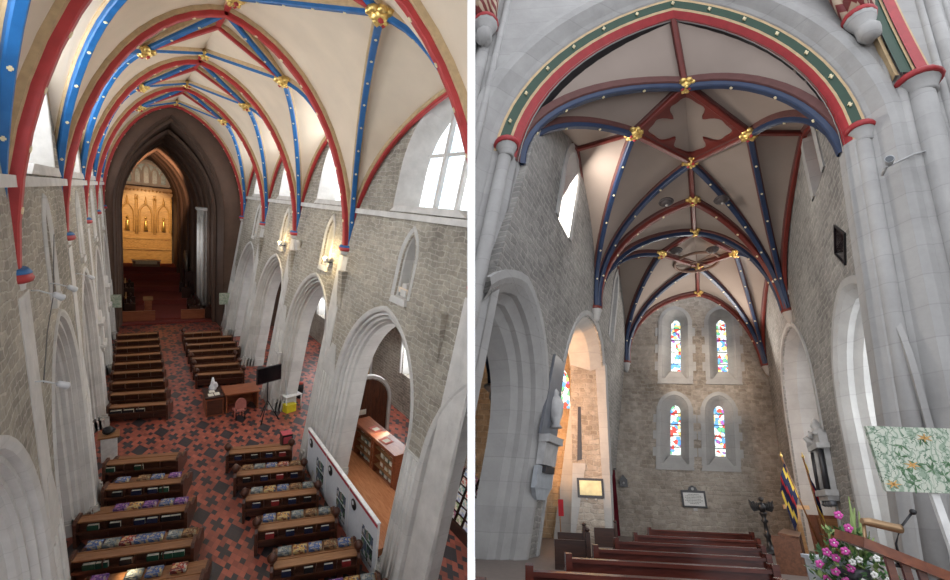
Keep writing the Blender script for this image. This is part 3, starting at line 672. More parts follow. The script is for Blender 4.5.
for i, r in enumerate(KR):
    x, y = NR[i]
    for j, c in enumerate(r):
        kneeler((x, y), -1.05 + j * .52, c, '%s kneeler, %s from aisle, %s pew beside the boards' % (COLW[c], ORD[j], ORD[i]))
bk = {}
def book(x, y, z, col, label, w=.3, h=.22, t=.07, room=NAVE, grp='hymn books on the pew ledges', rz=0):
    key = (col, w, h, t)
    cm = {'black': (.012, .012, .016), 'green': (.01, .06, .035), 'navy': (.015, .02, .06), 'white': (.7, .7, .68), 'red': (.3, .03, .03), 'buff': (.5, .42, .3)}[col]
    if key not in bk:
        o = thing('book', label, 'book', group=grp)
        b = MB(); b.box(-w / 2, w / 2, -t / 2, -t / 2 + .012, 0, h); b.box(-w / 2, w / 2, t / 2 - .012, t / 2, 0, h); b.box(-w / 2, -w / 2 + .012, -t / 2, t / 2, 0, h); b.build('cover', flat('cover_' + col, cm, .5), o)
        b = MB(); b.box(-w / 2 + .012, w / 2 - .01, -t / 2 + .012, t / 2 - .012, .01, h - .01); b.build('pages', flat('paper', (.75, .72, .62), .8), o)
        bk[key] = o; place(o, (x, y, z), rz, room); return o
    return dup(bk[key], (x, y, z), rz, label, grp, room)
BL_ = [[(.45, 'green'), (1.5, 'green')], [(.75, 'black'), (1.4, 'navy'), (1.95, 'navy'), (2.35, 'green')], [(.1, 'green'), (.75, 'black'), (1.5, 'navy'), (1.9, 'navy'), (2.35, 'black'), (2.65, 'black')], [(.1, 'green'), (.45, 'green'), (1.1, 'black'), (1.85, 'green'), (2.25, 'green'), (2.6, 'green')], [(.4, 'green'), (1.6, 'black')]]
for i, r in enumerate(BL_):
    x, y, wd = NL[i]
    for j, (bx_, c) in enumerate(r):
        (qx, qy, qz), qa = onpew((x, y), bx_ - x, -.515, .545)
        book(qx, qy, qz, c, rz=qa, label= '%s hymn book, %s along ledge of %s pew, left near block' % (c, ORD[j], ORD[i]), w=.34, t=.14)
for i in range(5):
    x, y = NR[i]
    for j, k in enumerate((-.95, -.25, .4, 1.0)):
        c = ('navy', 'black', 'navy', 'red')[(i + j) % 4] if j != 2 or i != 3 else 'navy'
        (qx, qy, qz), qa = onpew((x, y), k, -.515, .545)
        book(qx, qy, qz, c, rz=qa, label= '%s hymn book, %s along ledge of %s pew beside the boards' % (c, ORD[j], ORD[i]), w=.3, t=.1)
for j, (bx_, c, w_) in enumerate(((.5, 'black', .5), (1.05, 'black', .5), (1.6, 'black', .4), (1.1, 'white', .2), (1.32, 'white', .2), (2.0, 'buff', .3), (2.4, 'white', .24))):
    (qx, qy, qz), qa = onpew((1.5, 17.3), bx_ - 1.5, -.515 if j < 3 else .1, .545 if j < 3 else .465)
    book(qx, qy, qz, c, rz=qa, label= '%s, %s along the nearest pew of the far left block' % ({'black': 'dark folder', 'white': 'white booklet pile', 'buff': 'buff booklet'}[c], ORD[j]), w=w_, h=.2, t=.22, grp='books and folders on the far left pew')

# ------------------------------------------------------------------ welcome desk, chair, screen, tripod
t = thing('desk', 'reddish wooden welcome desk at the corner of the crossing aisle', 'desk', (6.5, 16.7, 0))
b = MB(); b.box(-.95, .95, -.75, .75, 1.12, 1.2); b.build('desktop', DESKW, t)
b = MB(); b.box(-.9, .9, .6, .68, 0, 1.12); b.box(-.9, -.82, -.65, .65, 0, 1.12); b.box(.82, .9, -.65, .65, 0, 1.12); b.build('panel', DESKW, t)
t = thing('cabinet', 'narrow wooden cabinet with papers, standing left of the welcome desk', 'cabinet', (5.0, 16.6, 0))
b = MB(); b.box(-.45, .45, -.7, .9, 0, 1.1); b.build('body', DESKW, t); b = MB(); b.box(-.5, .5, -.75, .95, 1.1, 1.18); b.build('top', DKWOOD, t)
b = MB(); b.box(-.4, .4, -.74, -.7, .1, 1.0); b.build('door', PEW, t)
b = MB(); b.box(-.3, -.02, -.5, -.1, 0, .02); b.box(.03, .3, -.45, -.05, 0, .025); b.box(-.2, .1, .05, .4, 0, .02)
o = b.build('papers', flat('paper', (.75, .72, .62)), None); tag(o, 'loose white papers on the narrow cabinet top', 'papers'); place(o, (5.0, 16.6, 1.18))
b = MB(); b.lathe((0, 0, 0), [(.2, 0), (.22, .1), (.12, .4), (.05, .75)], 8); b.blob((.1, .1, .2), .2, 0, 2, .4)
o = b.build('white_cloth', flat('white_cloth', (.75, .76, .8), .9)); tag(o, 'crumpled white cloth heaped at the back of the narrow cabinet', 'cloth'); place(o, (5.05, 17.2, 1.18))
t = thing('chair', 'pinkish chair with rounded back drawn up to the welcome desk', 'chair', (6.15, 15.1, 0), .15)
PINK = flat('pink_vinyl', (.45, .16, .13), .5)
b = MB(); b.box(-.28, .28, -.28, .28, .5, .58); b.build('seat', PINK, t)
b = MB(); b.panel([(x, z) for x, z in arch(0, .3, .7, 1.0, 1.35, n=5)], [], lambda s_, t_, d: (s_, -.3 + d, t_), 0, .06); b.build('backrest', PINK, t)
for x in (-.24, .24):
    for y in (-.26, .24): b = MB(); b.tube([(x, y, 0), (x, y, .5 if y > 0 else .8)], .025, 6); b.build('leg', BLACK, t)
t = thing('display_screen', 'black flat screen on a tall stand before the second pier', 'screen', (7.5, 14.0, 0), .35)
b = MB(); b.box(-.75, .75, -.06, .06, 2.45, 3.4); b.build('bezel', BLACK, t)
b = MB(); b.box(-.71, .71, -.07, -.06, 2.5, 3.36); b.build('panel', flat('screen_glass', (.006, .006, .008), .15), t)
b = MB(); b.tube([(0, .1, 1.0), (0, .1, 3.0)], .035, 8); b.build('pole', BLACK, t)
for a in (0, 2.1, 4.2):
    b = MB(); b.tube([(0, .1, 1.3), (.65 * math.sin(a), .1 + .65 * math.cos(a), .02)], .03, 6); b.build('leg', BLACK, t)
t = thing('side_table', 'small white table with leaflets by the third arch', 'table', (9.1, 15.2, 0), .3)
b = MB(); b.box(-.55, .55, -.4, .4, .95, 1.0); b.build('tabletop', flat('offwhite', (.7, .7, .68)), t)
for x in (-.5, .5):
    for y in (-.35, .35): b = MB(); b.tube([(x, y, 0), (x, y, .95)], .03, 6); b.build('leg', flat('offwhite', (.7, .7, .68)), t)
t = thing('leaflet_rack', 'upright leaflet rack standing on the small white table', 'leaflet rack', (9.1, 15.3, 1.0), .3)
b = MB(); b.obox((0, 0, .6), (.35, 0, 0), (0, .03, 0), (0, .12, .6)); b.build('board', flat('rack_grey', (.5, .52, .52)), t)
for i in range(3):
    for j in range(3): b = MB(); b.obox((-.22 + i * .22, -.06 + j * .07, .25 + j * .36), (.09, 0, 0), (0, .015, 0), (0, .03, .14)); b.build('leaflet', patch('leaflet', [(.6, .6, .6), (.1, .3, .2), (.2, .3, .5), (.7, .6, .3)], 8), t)
b = MB(); b.box(-.32, .32, -.25, .25, 0, .45); b.box(-.34, .34, -.27, .27, .45, .5)
o = b.build('storage_box', flat('yellow_plastic', (.62, .52, .02), .4)); tag(o, 'bright yellow plastic box under the small white table', 'box'); place(o, (8.95, 14.9, 0), .3)
b = MB(); b.lathe((0, 0, 0), [(.2, 0), (.26, .5), (.26, .9), (.2, .95)], 12, 0); b.lathe((0, 0, .95), [(.24, 0), (.24, .06), (.05, .1)], 12, 1)
o = b.build('waste_bin', [BLACK, flat('bin_red', (.45, .06, .04))]); tag(o, 'dark round bin with red lid near the aisle wall', 'bin'); place(o, (10.1, 16.8, 0))

# ------------------------------------------------------------------ display boards, shop corner
POST = {}
def poster(name, w, h, kind):
    b = MB(); b.box(0, w, -.02, 0, 0, h); b.mi = 1
    if kind == 'grid':
        for i in range(2):
            for j in range(3): b.box(.04 + i * w / 2, w / 2 - .04 + i * w / 2, -.03, -.02, .04 + j * h / 3, h / 3 - .04 + j * h / 3, 1 + (i + j) % 2)
    else: b.box(.04, w - .04, -.03, -.02, .05, h - .05, 1)
    return b
for i, y0 in enumerate((0.0, 2.63, 5.26)):
    t = thing('display_board', 'white display board with red top stripe, %s' % ('nearest the camera', 'middle of the three', 'farthest of the three, by the pier')[i], 'display board', (7.98, y0, 0), PI / 2, 'display boards behind the pews')
    b = MB(); b.box(.02, 2.6, -.03, .03, .03, 2.05); b.build('panel', flat('board_white', (.66, .69, .74), .6, var=.04), t)
    b = MB(); b.box(.02, 2.6, -.045, .045, 2.05, 2.22); b.build('red_stripe', flat('stripe_red', (.42, .03, .05)), t)
    b = MB(); b.box(0, 2.62, -.07, .07, 2.22, 2.27); b.box(0, .02, -.04, .04, 0, 2.22); b.box(2.6, 2.62, -.04, .04, 0, 2.22); b.build('frame', flat('frame_white', (.8, .8, .8)), t)
    # the boards face the pews (towards -x): after the quarter turn local +y looks that way
    b = MB(); b.lathe((2.1, .04, 1.72), [(.22, 0), (.22, .02)], 16, 0, axis=(0, 1, 0)); b.lathe((2.16, .06, 1.76), [(.08, 0), (.08, .012)], 16, 1, axis=(0, 1, 0)); b.build('round_badge', [BLACK, flat('board_white', (.66, .69, .74))], t)
    for (px_, pz, w_, h_) in ((.3, 1.05, .95, .42), (.3, .3, .45, .68), (.8, .3, .45, .68)):
        b = MB(); b.box(px_, px_ + w_, .03, .045, pz, pz + h_); b.build('photo_sheet', patch('photo_sheet', [(.02, .03, .03), (.05, .12, .06), (.5, .5, .5), (.08, .1, .15), (.25, .22, .18)], 6), t)
t = thing('pew_end_notice', 'small black stand with red and white notice at the near pews corner', 'notice', (7.5, 10.0, 0))
b = MB(); b.box(-.25, .25, -.25, .25, 0, 1.1); b.build('stand', BLACK, t); b = MB(); b.box(-.2, .2, -.27, -.25, .65, 1.0); b.box(-.24, .24, -.24, .24, 1.1, 1.13); b.build('notice_face', flat('notice_red', (.5, .08, .1)), t)
b = MB(); b.prism([(8.35, 1.0), (8.35, 9.3), (10.3, 9.3), (10.75, 4.2), (10.75, 1.0)], lambda s_, t_, d: (s_, t_, d), .01, .3)
o = b.build('platform', LAMI); tag(o, 'low platform of orange-brown boards behind the display boards', 'platform')
# glazed bookcase
t = thing('bookcase', 'glazed wooden bookcase with lit shelves under the near arch', 'bookcase', (11.55, 4.25, 0), PI / 2 + .07)
L = 4.1
b = MB(); b.box(0, L, -.05, 0, 0, 1.9); b.box(0, L, 0, .8, 0, .12); b.box(0, .08, 0, .8, 0, 1.9); b.box(L - .08, L, 0, .8, 0, 1.9); b.box(L / 2 - .05, L / 2 + .05, 0, .8, 0, 1.9); b.build('carcass', DESKW, t)
b = MB(); b.box(-.06, L + .06, -.06, .86, 1.9, 1.98); b.build('top', DESKW, t)
for z in (.5, .95, 1.4): b = MB(); b.box(.08, L - .08, 0, .7, z, z + .04); b.build('shelf', OAK, t)
for k in (0, 1):
    b = MB(); x0 = .08 + k * L / 2
    for (a, c_, d_, e) in ((x0, x0 + L / 2 - .12, .12, .25), (x0, x0 + L / 2 - .12, 1.78, 1.9), (x0, x0 + .1, .25, 1.78), (x0 + L / 2 - .22, x0 + L / 2 - .12, .25, 1.78)): b.box(a, c_, .8, .84, d_, e)
    b.build('door_frame', DESKW, t)
WARES = [(.75, .62, .4), (.6, .3, .15), (.8, .78, .7), (.2, .3, .25), (.5, .45, .3)]
for s_i, z in enumerate((.14, .54, .99, 1.44)):
    for j in range(9):
        x = .3 + j * .42; w_ = .28
        if abs(x - L / 2) < .15: continue
        o = bpy.data.objects.get('boxed_ware_proto')
        c = WARES[(s_i * 3 + j) % 5]
        b = MB(); hh = .18 + .12 * ((j * 7 + s_i) % 3) / 2; b.box(-w_ / 2, w_ / 2, -.1, .1, 0, hh); b.box(-w_ / 2 + .02, w_ / 2 - .02, .1, .105, .03, hh - .03, 1)
        o = b.build('boxed_ware', [flat('ware%d' % ((s_i * 3 + j) % 5), c), flat('paper', (.75, .72, .62))])
        tag(o, 'small boxed item in the lit bookcase, %s from its near end, %s shelf' % (ORD[j], ('bottom', 'second', 'third', 'top')[s_i]), 'box', 'small goods in the lit bookcase')
        place(o, Vector((11.55, 4.25, z)) + Matrix.Rotation(PI / 2 + .07, 3, 'Z') @ Vector((x, .45, 0)), PI / 2 + .07)
for (x, y, c, lab) in ((11.0, 6.9, (.55, .15, .12), 'pink sheet lying on top of the glazed bookcase'), (10.95, 5.6, (.55, .68, .8), 'pale blue sheet lying on top of the glazed bookcase')):
    b = MB(); b.box(-.22, .22, -.3, .3, 0, .02); b.box(-.16, .16, -.2, .1, .02, .024, 1); o = b.build('notice_sheet', [flat('sheet%f' % c[0], c), flat('paper', (.75, .72, .62))]); tag(o, lab, 'paper'); place(o, (x - .0, y, 1.985), .2)
# card rack at the near arch, towards the divider
t = thing('card_rack', 'dark wooden rack of greeting cards in the nearest opening', 'card rack', (12.3, -2.3, 0), PI / 2)
L = 4.6
b = MB(); b.obox((L / 2, 0, 1.35), (L / 2, 0, 0), (0, .03, .015), (0, -.35, 1.0)); b.build('backboard', DKWOOD, t)
b = MB(); b.box(0, L, .0, .5, 0, .5); b.build('base', DKWOOD, t)
for z in range(6): b = MB(); c = .5 + z * .33; b.obox((L / 2, .36 - z * .115, c), (L / 2, 0, 0), (0, .05, 0), (0, 0, .015)); b.build('shelf', DKWOOD, t)
cc = []
for z in range(6):
    for j in range(9):
        m = patch('card%d' % ((z * 5 + j) % 6), [[(.7, .7, .68), (.5, .2, .3), (.3, .45, .3)], [(.65, .7, .75), (.2, .3, .5), (.8, .8, .75)], [(.7, .6, .5), (.6, .15, .12), (.8, .78, .7)], [(.75, .75, .72), (.3, .5, .45), (.6, .5, .6)], [(.5, .55, .7), (.8, .8, .8), (.3, .2, .4)], [(.8, .75, .6), (.4, .5, .25), (.7, .3, .3)]][(z * 5 + j) % 6], 7)
        b = MB(); b.obox((0, 0, .13), (.17, 0, 0), (0, .008, .002), (0, -.045, .125), 0); b.obox((0, .012, .2), (.12, 0, 0), (0, .004, .001), (0, -.01, .03), 1)
        o = b.build('greeting_card', [m, flat('paper', (.75, .72, .62))]); tag(o, 'greeting card in the dark rack, %s along row %s from the floor' % (ORD[j], ('one', 'two', 'three', 'four', 'five', 'six')[z]), 'card', 'greeting cards in the dark rack')
        place(o, Vector((12.3, -2.3, .52 + z * .33)) + Matrix.Rotation(PI / 2, 3, 'Z') @ Vector((.3 + j * .5, .37 - z * .115, 0)), PI / 2)
# arched dark door in the aisle
b = MB(); fd = lambda s_, t_, d: (s_, 9.7 + d, t_)
b.panel(arch(11.75, 1.25, 0, 2.3, 3.5, n=6), [], fd, 0, .12, 0)
for k in range(-3, 4): b.prism([(11.75 + k * .34 - .02, 0), (11.75 + k * .34 + .02, 0), (11.75 + k * .34 + .02, 2.5), (11.75 + k * .34 - .02, 2.5)], fd, -.03, 0, 0)
DOORW = wood('door_wood', (.05, .016, .008), (.13, .045, .02), .35, axis=2)
o = struct(b, 'door_1', DOORW)
b = MB(); b.prism([(11.2, 1.5), (11.7, 1.5), (11.7, 1.8), (11.2, 1.8)], fd, -.06, -.03); struct(b, 'door_notice', flat('paper', (.75, .72, .62)), parent=o)
b = MB(); b.strip([[fd(x, z, d) for x, z in arch(11.75, 1.3, 0, 2.3, 3.6, o_, 8)] for o_, d in ((0, .2), (0, -.06), (.16, -.06), (.18, .2))]); trim(b, [STONE_P])

# ------------------------------------------------------------------ things on the nave walls
def spot(loc, d, label, room=NAVE, mat=None):
    t = thing('spotlight', label, 'spotlight', loc, 0, None, room); d = Vector(d).normalized()
    m = mat or flat('lamp_white', (.62, .64, .66), .4)
    b = MB(); b.lathe((0, 0, 0), [(.03, -.1), (.065, -.07), (.075, .06), (.085, .12), (.07, .12)], 12, 0, axis=d); b.build('lamp_housing', m, t)
    b = MB(); b.lathe(d * .105, [(.065, 0), (.065, .02)], 12, 0, axis=d); b.build('lens', flat('lens_dark', (.08, .09, .1), .1), t)
    return t
for y, z, lab in ((-.2, 8.6, 'white spotlight low on the nearest left shaft'), (.6, 10.4, 'white spotlight beside the nearest painted capital'), (3.2, 10.1, 'white spotlight between first and second left shafts'), (9.3, 9.4, 'white spotlight on the second left shaft')):
    p = Vector(fL(y, z, -.45)); t = spot(p, (.6, .5, -.5), lab)
    b = MB(); b.tube([(0, 0, 0), (-.3, .0, .12), (-.42, 0, .12)], .018, 6); b.build('bracket', flat('lamp_white', (.6, .6, .6)), t)
b = MB(); b.tube([fL(.3, 8.5, -.1), fL(1.4, 9.4, -.12), fL(3.0, 9.9, -.1), fL(4.4, 11.4, -.1)], .01, 6)
tag(b.build('cable', flat('cable_grey', (.12, .12, .12))), 'dark cable looping along the left wall between spotlights', 'cable')
for y, z, lab in ((8.5, 9.2, 'lit wall lamp right of the second shaft'),):
    p = Vector(fR(10.3, 10.0, -.3)); t = thing('wall_lamp', 'small lit lamp on the right wall casting a yellow glow', 'lamp', p)
    b = MB(); b.lathe((0, 0, 0), [(.05, 0), (.12, .1), (.14, .3)], 10); b.build('shade', flat('lamp_white', (.6, .6, .6)), t); b = MB(); b.blob((0, 0, .26), .08, 0, 1, 0); b.build('bulb', flat('bulb', (1, .8, .45), emit=12), t)
    b = MB(); b.box(-.05, .35, -.04, .04, .02, .08); b.build('bracket', BLACK, t)
t = thing('wall_lamp', 'small lit lamp on the right wall farther towards the chancel', 'lamp', fR(19.3, 9.9, -.3))
b = MB(); b.lathe((0, 0, 0), [(.05, 0), (.12, .1), (.14, .3)], 10); b.build('shade', flat('lamp_white', (.6, .6, .6)), t); b = MB(); b.blob((0, 0, .26), .08, 0, 1, 0); b.build('bulb', MATS['bulb'], t)
b = MB(); b.box(-.05, .35, -.04, .04, .02, .08); b.build('bracket', BLACK, t)
for (loc, lab) in (((8.2, 34.4, 2.7), 'pale green floral panel standing before the right chancel pier'), ((-.1, 34.4, 2.7), 'pale green floral panel standing before the left chancel pier')):
    t = thing('painted_panel', lab, 'painting', loc)
    b = MB(); b.box(-.55, .55, -.03, .03, 0, 1.1); b.build('canvas', patch('floral_far', [(.42, .48, .38), (.30, .38, .28), (.5, .52, .42), (.36, .42, .32)], 9), t); b = MB(); b.box(-.05, .05, .03, .08, -2.7, .9); b.build('post', flat('offwhite', (.7, .7, .68)), t)
b = MB()
for dx, dy, r in ((0, 0, .5), (-.5, -.25, .2), (-.2, -.5, .2), (.35, -.4, .2), (.5, 0, .2)): b.tube([(7.3 + dx, 42.6 + dy, z) for z in (-.1, 6, 11.2)], r, 12)
b.lathe((7.3, 42.6, 11.0), [(.7, 0), (.85, .2), (.8, .35)], 14); b.lathe((7.3, 42.6, 0), [(.85, 0), (.85, .6), (.7, .8)], 12); trim(b, [STONE_P])
def memorial(f, y, z, w, h, label, mat=None):
    t = thing('wall_monument', label, 'monument', f(y, z, -.02)); o0 = Vector(f(y, z, -.02))
    g = lambda s_, t_, d: Vector(f(y + s_, z + t_, -.02 - d)) - o0
    m = mat or STONE_P
    b = MB(); b.prism([(-w / 2, 0), (w / 2, 0), (w / 2, h * .6), (-w / 2, h * .6)], g, 0, .15); b.prism([(-w * .38, h * .08), (w * .38, h * .08), (w * .38, h * .52), (-w * .38, h * .52)], g, .15, .18); b.build('tablet', m, t)
    b = MB(); b.prism([(-w * .6, h * .6), (w * .6, h * .6), (w * .6, h * .68), (-w * .6, h * .68)], g, 0, .25); b.prism([(-w * .5, h * .68), (w * .5, h * .68), (0, h)], g, 0, .16); b.build('pediment', m, t)
    b = MB(); b.prism([(-w * .6, -.08 * h), (w * .6, -.08 * h), (w * .6, 0), (-w * .6, 0)], g, 0, .25); b.prism([(-w * .3, -.25 * h), (w * .3, -.25 * h), (w * .45, -.08 * h), (-w * .45, -.08 * h)], g, 0, .15); b.build('bracket', m, t)
memorial(fL, 18.0, 4.4, 1.3, 1.8, 'pale carved monument on the left arcade pier, nearest of two')
memorial(fL, 27.0, 4.6, 1.4, 2.0, 'pale carved monument on the left arcade pier, farther of two')
memorial(fR, 16.0, 2.6, 1.0, 1.6, 'pale carved monument on the pier behind the black screen')
t = thing('carved_bracket', 'small carved figure bracket on the right wall beyond the lamp', 'carving', fR(15.9, 10.2, -.02))
b = MB(); b.blob((-.15, 0, .2), .2, 0, 2, .4, (1, 1, 1.4)); b.box(-.25, .05, -.2, .2, -.15, 0); b.build('carved_head', STONE_P, t)
for k, y in enumerate((1.6, 10.4, 19.2)):   # figure brackets standing in the niches over the right arches
    t = thing('niche_plinth', 'small stone plinth in the wall niche over the %s right arch' % ORD[k], 'plinth', fR(RC[k + 1] - .9, 9.78, .3))
    b = MB(); b.box(-.2, .2, -.22, .22, 0, .25); b.box(-.15, .15, -.17, .17, .25, .5); b.build('block', STONE_P, t)
for x, y, lab in ((-1.6, 8.0, 'low reddish cabinet in the left aisle behind the pier'), (-2.4, 13.0, 'tall brown cupboard in the left aisle')):
    t = thing('cupboard', lab, 'cupboard', (x, y, 0)); b = MB(); b.box(-.5, .5, -.7, .7, 0, 1.5); b.build('body', DESKW, t); b = MB(); b.box(.5, .54, -.6, .6, .1, 1.4); b.build('door', OAK, t)
t = thing('plinth', 'white square plinth with wooden top against the left pier', 'plinth', (.25, 13.0, 0))
b = MB(); b.box(-.3, .3, -.3, .3, 0, 1.2); b.build('body', flat('offwhite', (.7, .7, .68)), t); b = MB(); b.box(-.4, .4, -.4, .4, 1.2, 1.28); b.build('top', OAK, t)
b = MB(); b.blob((0, 0, .18), .25, 0, 2, .5, (1, 1, .7)); o = b.build('sculpture', BLACK); tag(o, 'small black sculpture on the white plinth', 'sculpture'); place(o, (.25, 13.0, 1.28))
for i, y in enumerate((-1.5, 1.0, 3.5, 6.0)):
    t = put_pew(pew_lw, (-4.2, y, 0), 'dark pew in the left aisle seen through the near arch, %s from the entrance' % ORD[i], 'pews in the left aisle')

def archC0():
    out = []
    for x, z in arch(5.12, 3.62, 0, 9.4, 14.3, .05, 14):
        k = max(0, 9.4 - z); out.append((x - (.15 if x < 5.12 else .165) * k + .13 * max(0, z - 9.4), z))
    return out
# ================================================================== THE WEST END (right)
R_ = WEST
HSW = 8.7; HRW = 12.9
def gL(y, z, d): return (.18 * z - d, y, z)
def gR(y, z, d): return (8 + .08 * z + d, y, z)
def gE(x, z, d): return (x + .13 * z, 8.55 + SK * (x + .13 * z) + d, z)
def gC(x, z, d): return (x, -9.77 + SK * x + d, z)
# side walls
b = MB(); out = [(-10.2, 0)] + arch(-7.3, 2.8 , 0, 2.9, 6.4, n=10)[1:] 
aL = [(-7.5, 3.0, 0, 2.9, 6.35), (.2, 3.3, 0, 5.0, 8.1)]
pts = []
for a_ in aL: pts += arch(*a_, n=10)
pts = [p for p in pts if p[0] > -9.2]
b.panel([(-9.2, pts[0][1] - .3)] + pts + [(8.4, 0), (8.4, 14.5), (-8.2, 14.5), (-8.6, 9.5), (-9.2, 6.2)], [arch(-5.2, .62, 9.4, 11.3, 12.3, n=6), arch(3.9, .45, 8.6, 10.9, 11.9, n=5)], gL, 0, 1.4)
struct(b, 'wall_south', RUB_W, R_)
pts = []
aR = [(-4.25, 2.45, 0, 3.7, 6.45), (4.2, 3.2, 0, 5.2, 8.2)]
for a_ in aR: pts += arch(*a_, n=10)
dia = [(-4.62, 8.15), (-5.15, 7.62), (-4.72, 7.05), (-4.2, 7.6)]
b = MB(); b.panel([(-6.72, 0)] + pts + [(11.3, 0), (11.3, 14.5), (-6.0, 14.5), (-6.2, 9), (-6.72, 5)], [dia, arch(3.2, .5, 9.2, 11.2, 12.2, n=5), arch(-4.0, .55, 9.9, 11.3, 12.4, n=5)], gR, 0, 1.4)
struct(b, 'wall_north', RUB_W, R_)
JW = [(-.62, 1.35), (-.62, .75), (-.42, .6), (-.42, .45), (-.2, .3), (-.2, .16), (0, .0), (.12, -.07), (.3, -.07), (.32, .02)]
JP = [(-.25, 1.38), (-.22, .5), (0, .06), (.08, -.05), (.24, -.05), (.26, .02)]
for a_, f, J in ((aL[0], gL, JW), (aL[1], gL, JP), (aR[0], gR, JW), (aR[1], gR, JP)):
    b = MB(); A_ = [arch(*a_, o, 12) for o, d in J]; ke = [i for i in range(len(A_[0])) if f is gR or A_[0][i][0] > -9.2]
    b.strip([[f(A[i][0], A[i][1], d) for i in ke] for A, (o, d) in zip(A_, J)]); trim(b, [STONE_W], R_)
# high side windows
for i, (c, h, z0, zs, za, f, m) in enumerate(((-5.2, .62, 9.4, 11.3, 12.3, gL, 'brick_glow'), (3.9, .45, 8.6, 10.9, 11.9, gL, 'pale_glow'), (3.2, .5, 9.2, 11.2, 12.2, gR, 'pale_glow'), (-4.0, .55, 9.9, 11.3, 12.4, gR, 'brick_glow'))):
    b = MB(); b.strip([[f(x, z, d) for x, z in arch(c, h, z0, zs, za, o, 8)] for o, d in ((.3, .01), (.3, -.04), (0, -.04), (-.05, .35), (-.2, 1.2))])
    o = struct(b, 'window_%d' % (16 + i), STONE_W, R_)
    g = MB(); g.panel(arch(c, h - .12, z0, zs, za, 0, 5), [], f, 1.0, 1.05)
    struct(g, 'pane', flat('brick_glow', (.75, .22, .12), .6, emit=.5) if m == 'brick_glow' else flat('pale_glow', (.8, .85, .85), .5, emit=1.0), R_, parent=o)
b = MB(); b.panel([(p[0], p[1]) for p in dia], [], gR, .3, .34, 0)
o = struct(b, 'window_20', patch('red_lattice', [(.35, .03, .05), (.22, .02, .04), (.02, .01, .02), (.5, .06, .08), (.3, .25, .3)], 7, emit=.25), R_)
b = MB(); b.strip([[gR(x + (x + 4.67) * k, z + (z - 7.6) * k, d) for x, z in dia + dia[:1]] for k, d in ((.12, 0), (.12, -.05), (0, -.05), (0, .3))]); struct(b, 'window_frame', BLACK, R_, parent=o)
# end wall with four stained lancets
E_W = [(2.97, 8.25, 11.85), (5.42, 8.25, 11.85), (2.93, 3.75, 6.75), (5.1, 3.75, 6.75)]
holes = [arch(c, .66, z0 - .35, z1 - .5, z1 + .28, n=7) for c, z0, z1 in E_W]
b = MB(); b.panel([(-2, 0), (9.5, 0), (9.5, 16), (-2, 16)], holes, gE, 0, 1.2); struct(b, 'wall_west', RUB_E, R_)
GL = stained('stained_glass', 1.7, 5.5)
for i, (c, z0, z1) in enumerate(E_W):
    b = MB(); J = [(.22, .0), (.22, -.05), (.02, -.05), (0, 0), (-.08, .08), (-.18, .22), (-.41, .62), (-.41, .8)]
    b.strip([[gE(x, z, d) for x, z in arch(c, .66, z0 - .35, z1 - .5, z1 + .28, o, 8)] for o, d in J], 0)
    b.prism([(c - .92, z0 - .6), (c + .92, z0 - .6), (c + .86, z0 - .3), (c - .86, z0 - .3)], gE, -.08, .7, 0)
    b.prism([(c - .62, z0 - .35), (c + .62, z0 - .35), (c + .25, z0 + .15), (c - .25, z0 + .15)], gE, .1, .66, 0)
    for k in range(7):   # quoins
        for s_ in (-1, 1):
            e = .2 if k % 2 else .05; z = z0 - .35 + k * (z1 - z0) / 7; x0 = c + s_ * .86; x1 = c + s_ * (.86 + e)
            b.prism([(min(x0, x1), z), (max(x0, x1), z), (max(x0, x1), z + (z1 - z0) / 7), (min(x0, x1), z + (z1 - z0) / 7)], gE, -.02, .05, 0)
    o = struct(b, 'window_%d' % (21 + i), STONE_W, R_)
    g = MB(); g.panel(arch(c, .25, z0 + .1, z1 - .45, z1 - .02, n=6), [], gE, .68, .72); struct(g, 'pane', GL, R_, parent=o)
    g = MB()
    for k in range(1, 5): z = z0 + k * (z1 - z0) / 5; g.prism([(c - .25, z - .02), (c + .25, z - .02), (c + .25, z + .02), (c - .25, z + .02)], gE, .64, .67)
    struct(g, 'saddle_bar', BLACK, R_, parent=o)
b = MB(); b.box(-14, 24, -22, 24, -.3, 0); struct(b, 'floor_west', flat('flagstone', (.16, .13, .115), .6), R_)
# vault of the west end
def sprW(s_, y): 
    return (gL(y, HSW, -.05) if s_ == 0 else gR(y + 2.77, HSW, -.05))
xr = 5.85
wb = [dict(S=[[(1.35, -8.75, 9.3), sprW(0, 0)], [(8.95, -6.1, 9.3), sprW(1, 0)]], T=[(5.75, -7.3, 14.35), (5.85, -.3, 12.75)], N=(5.8, -6.25, 12.9), F=(5.85, -2.6, 12.9),
           D=[(4.18, -5.6, 12.2), (7.48, -4.2, 12.2)], W=[gL(-5.1, 12.6, 0), gR(-3.7, 12.1, 0)]),
      dict(S=[[sprW(0, 0), sprW(0, 8.3)], [sprW(1, 0), sprW(1, 8.3)]], T=[(5.85, -.3, 12.75), (5.9, 9.6, 12.9)], N=(5.85, 2.3, 12.8), F=(5.9, 5.6, 12.7),
           D=[(4.31, 2.75, 12.2), (7.45, 3.85, 12.2)], W=[gL(3.4, 12.6, 0), gR(4.6, 12.1, 0)])]
vault(R_, wb, (PLAS_W, BLUE_W, RED_W, flat('rib_brown', (.10, .035, .03)), STUD), (.20, .28), .33)
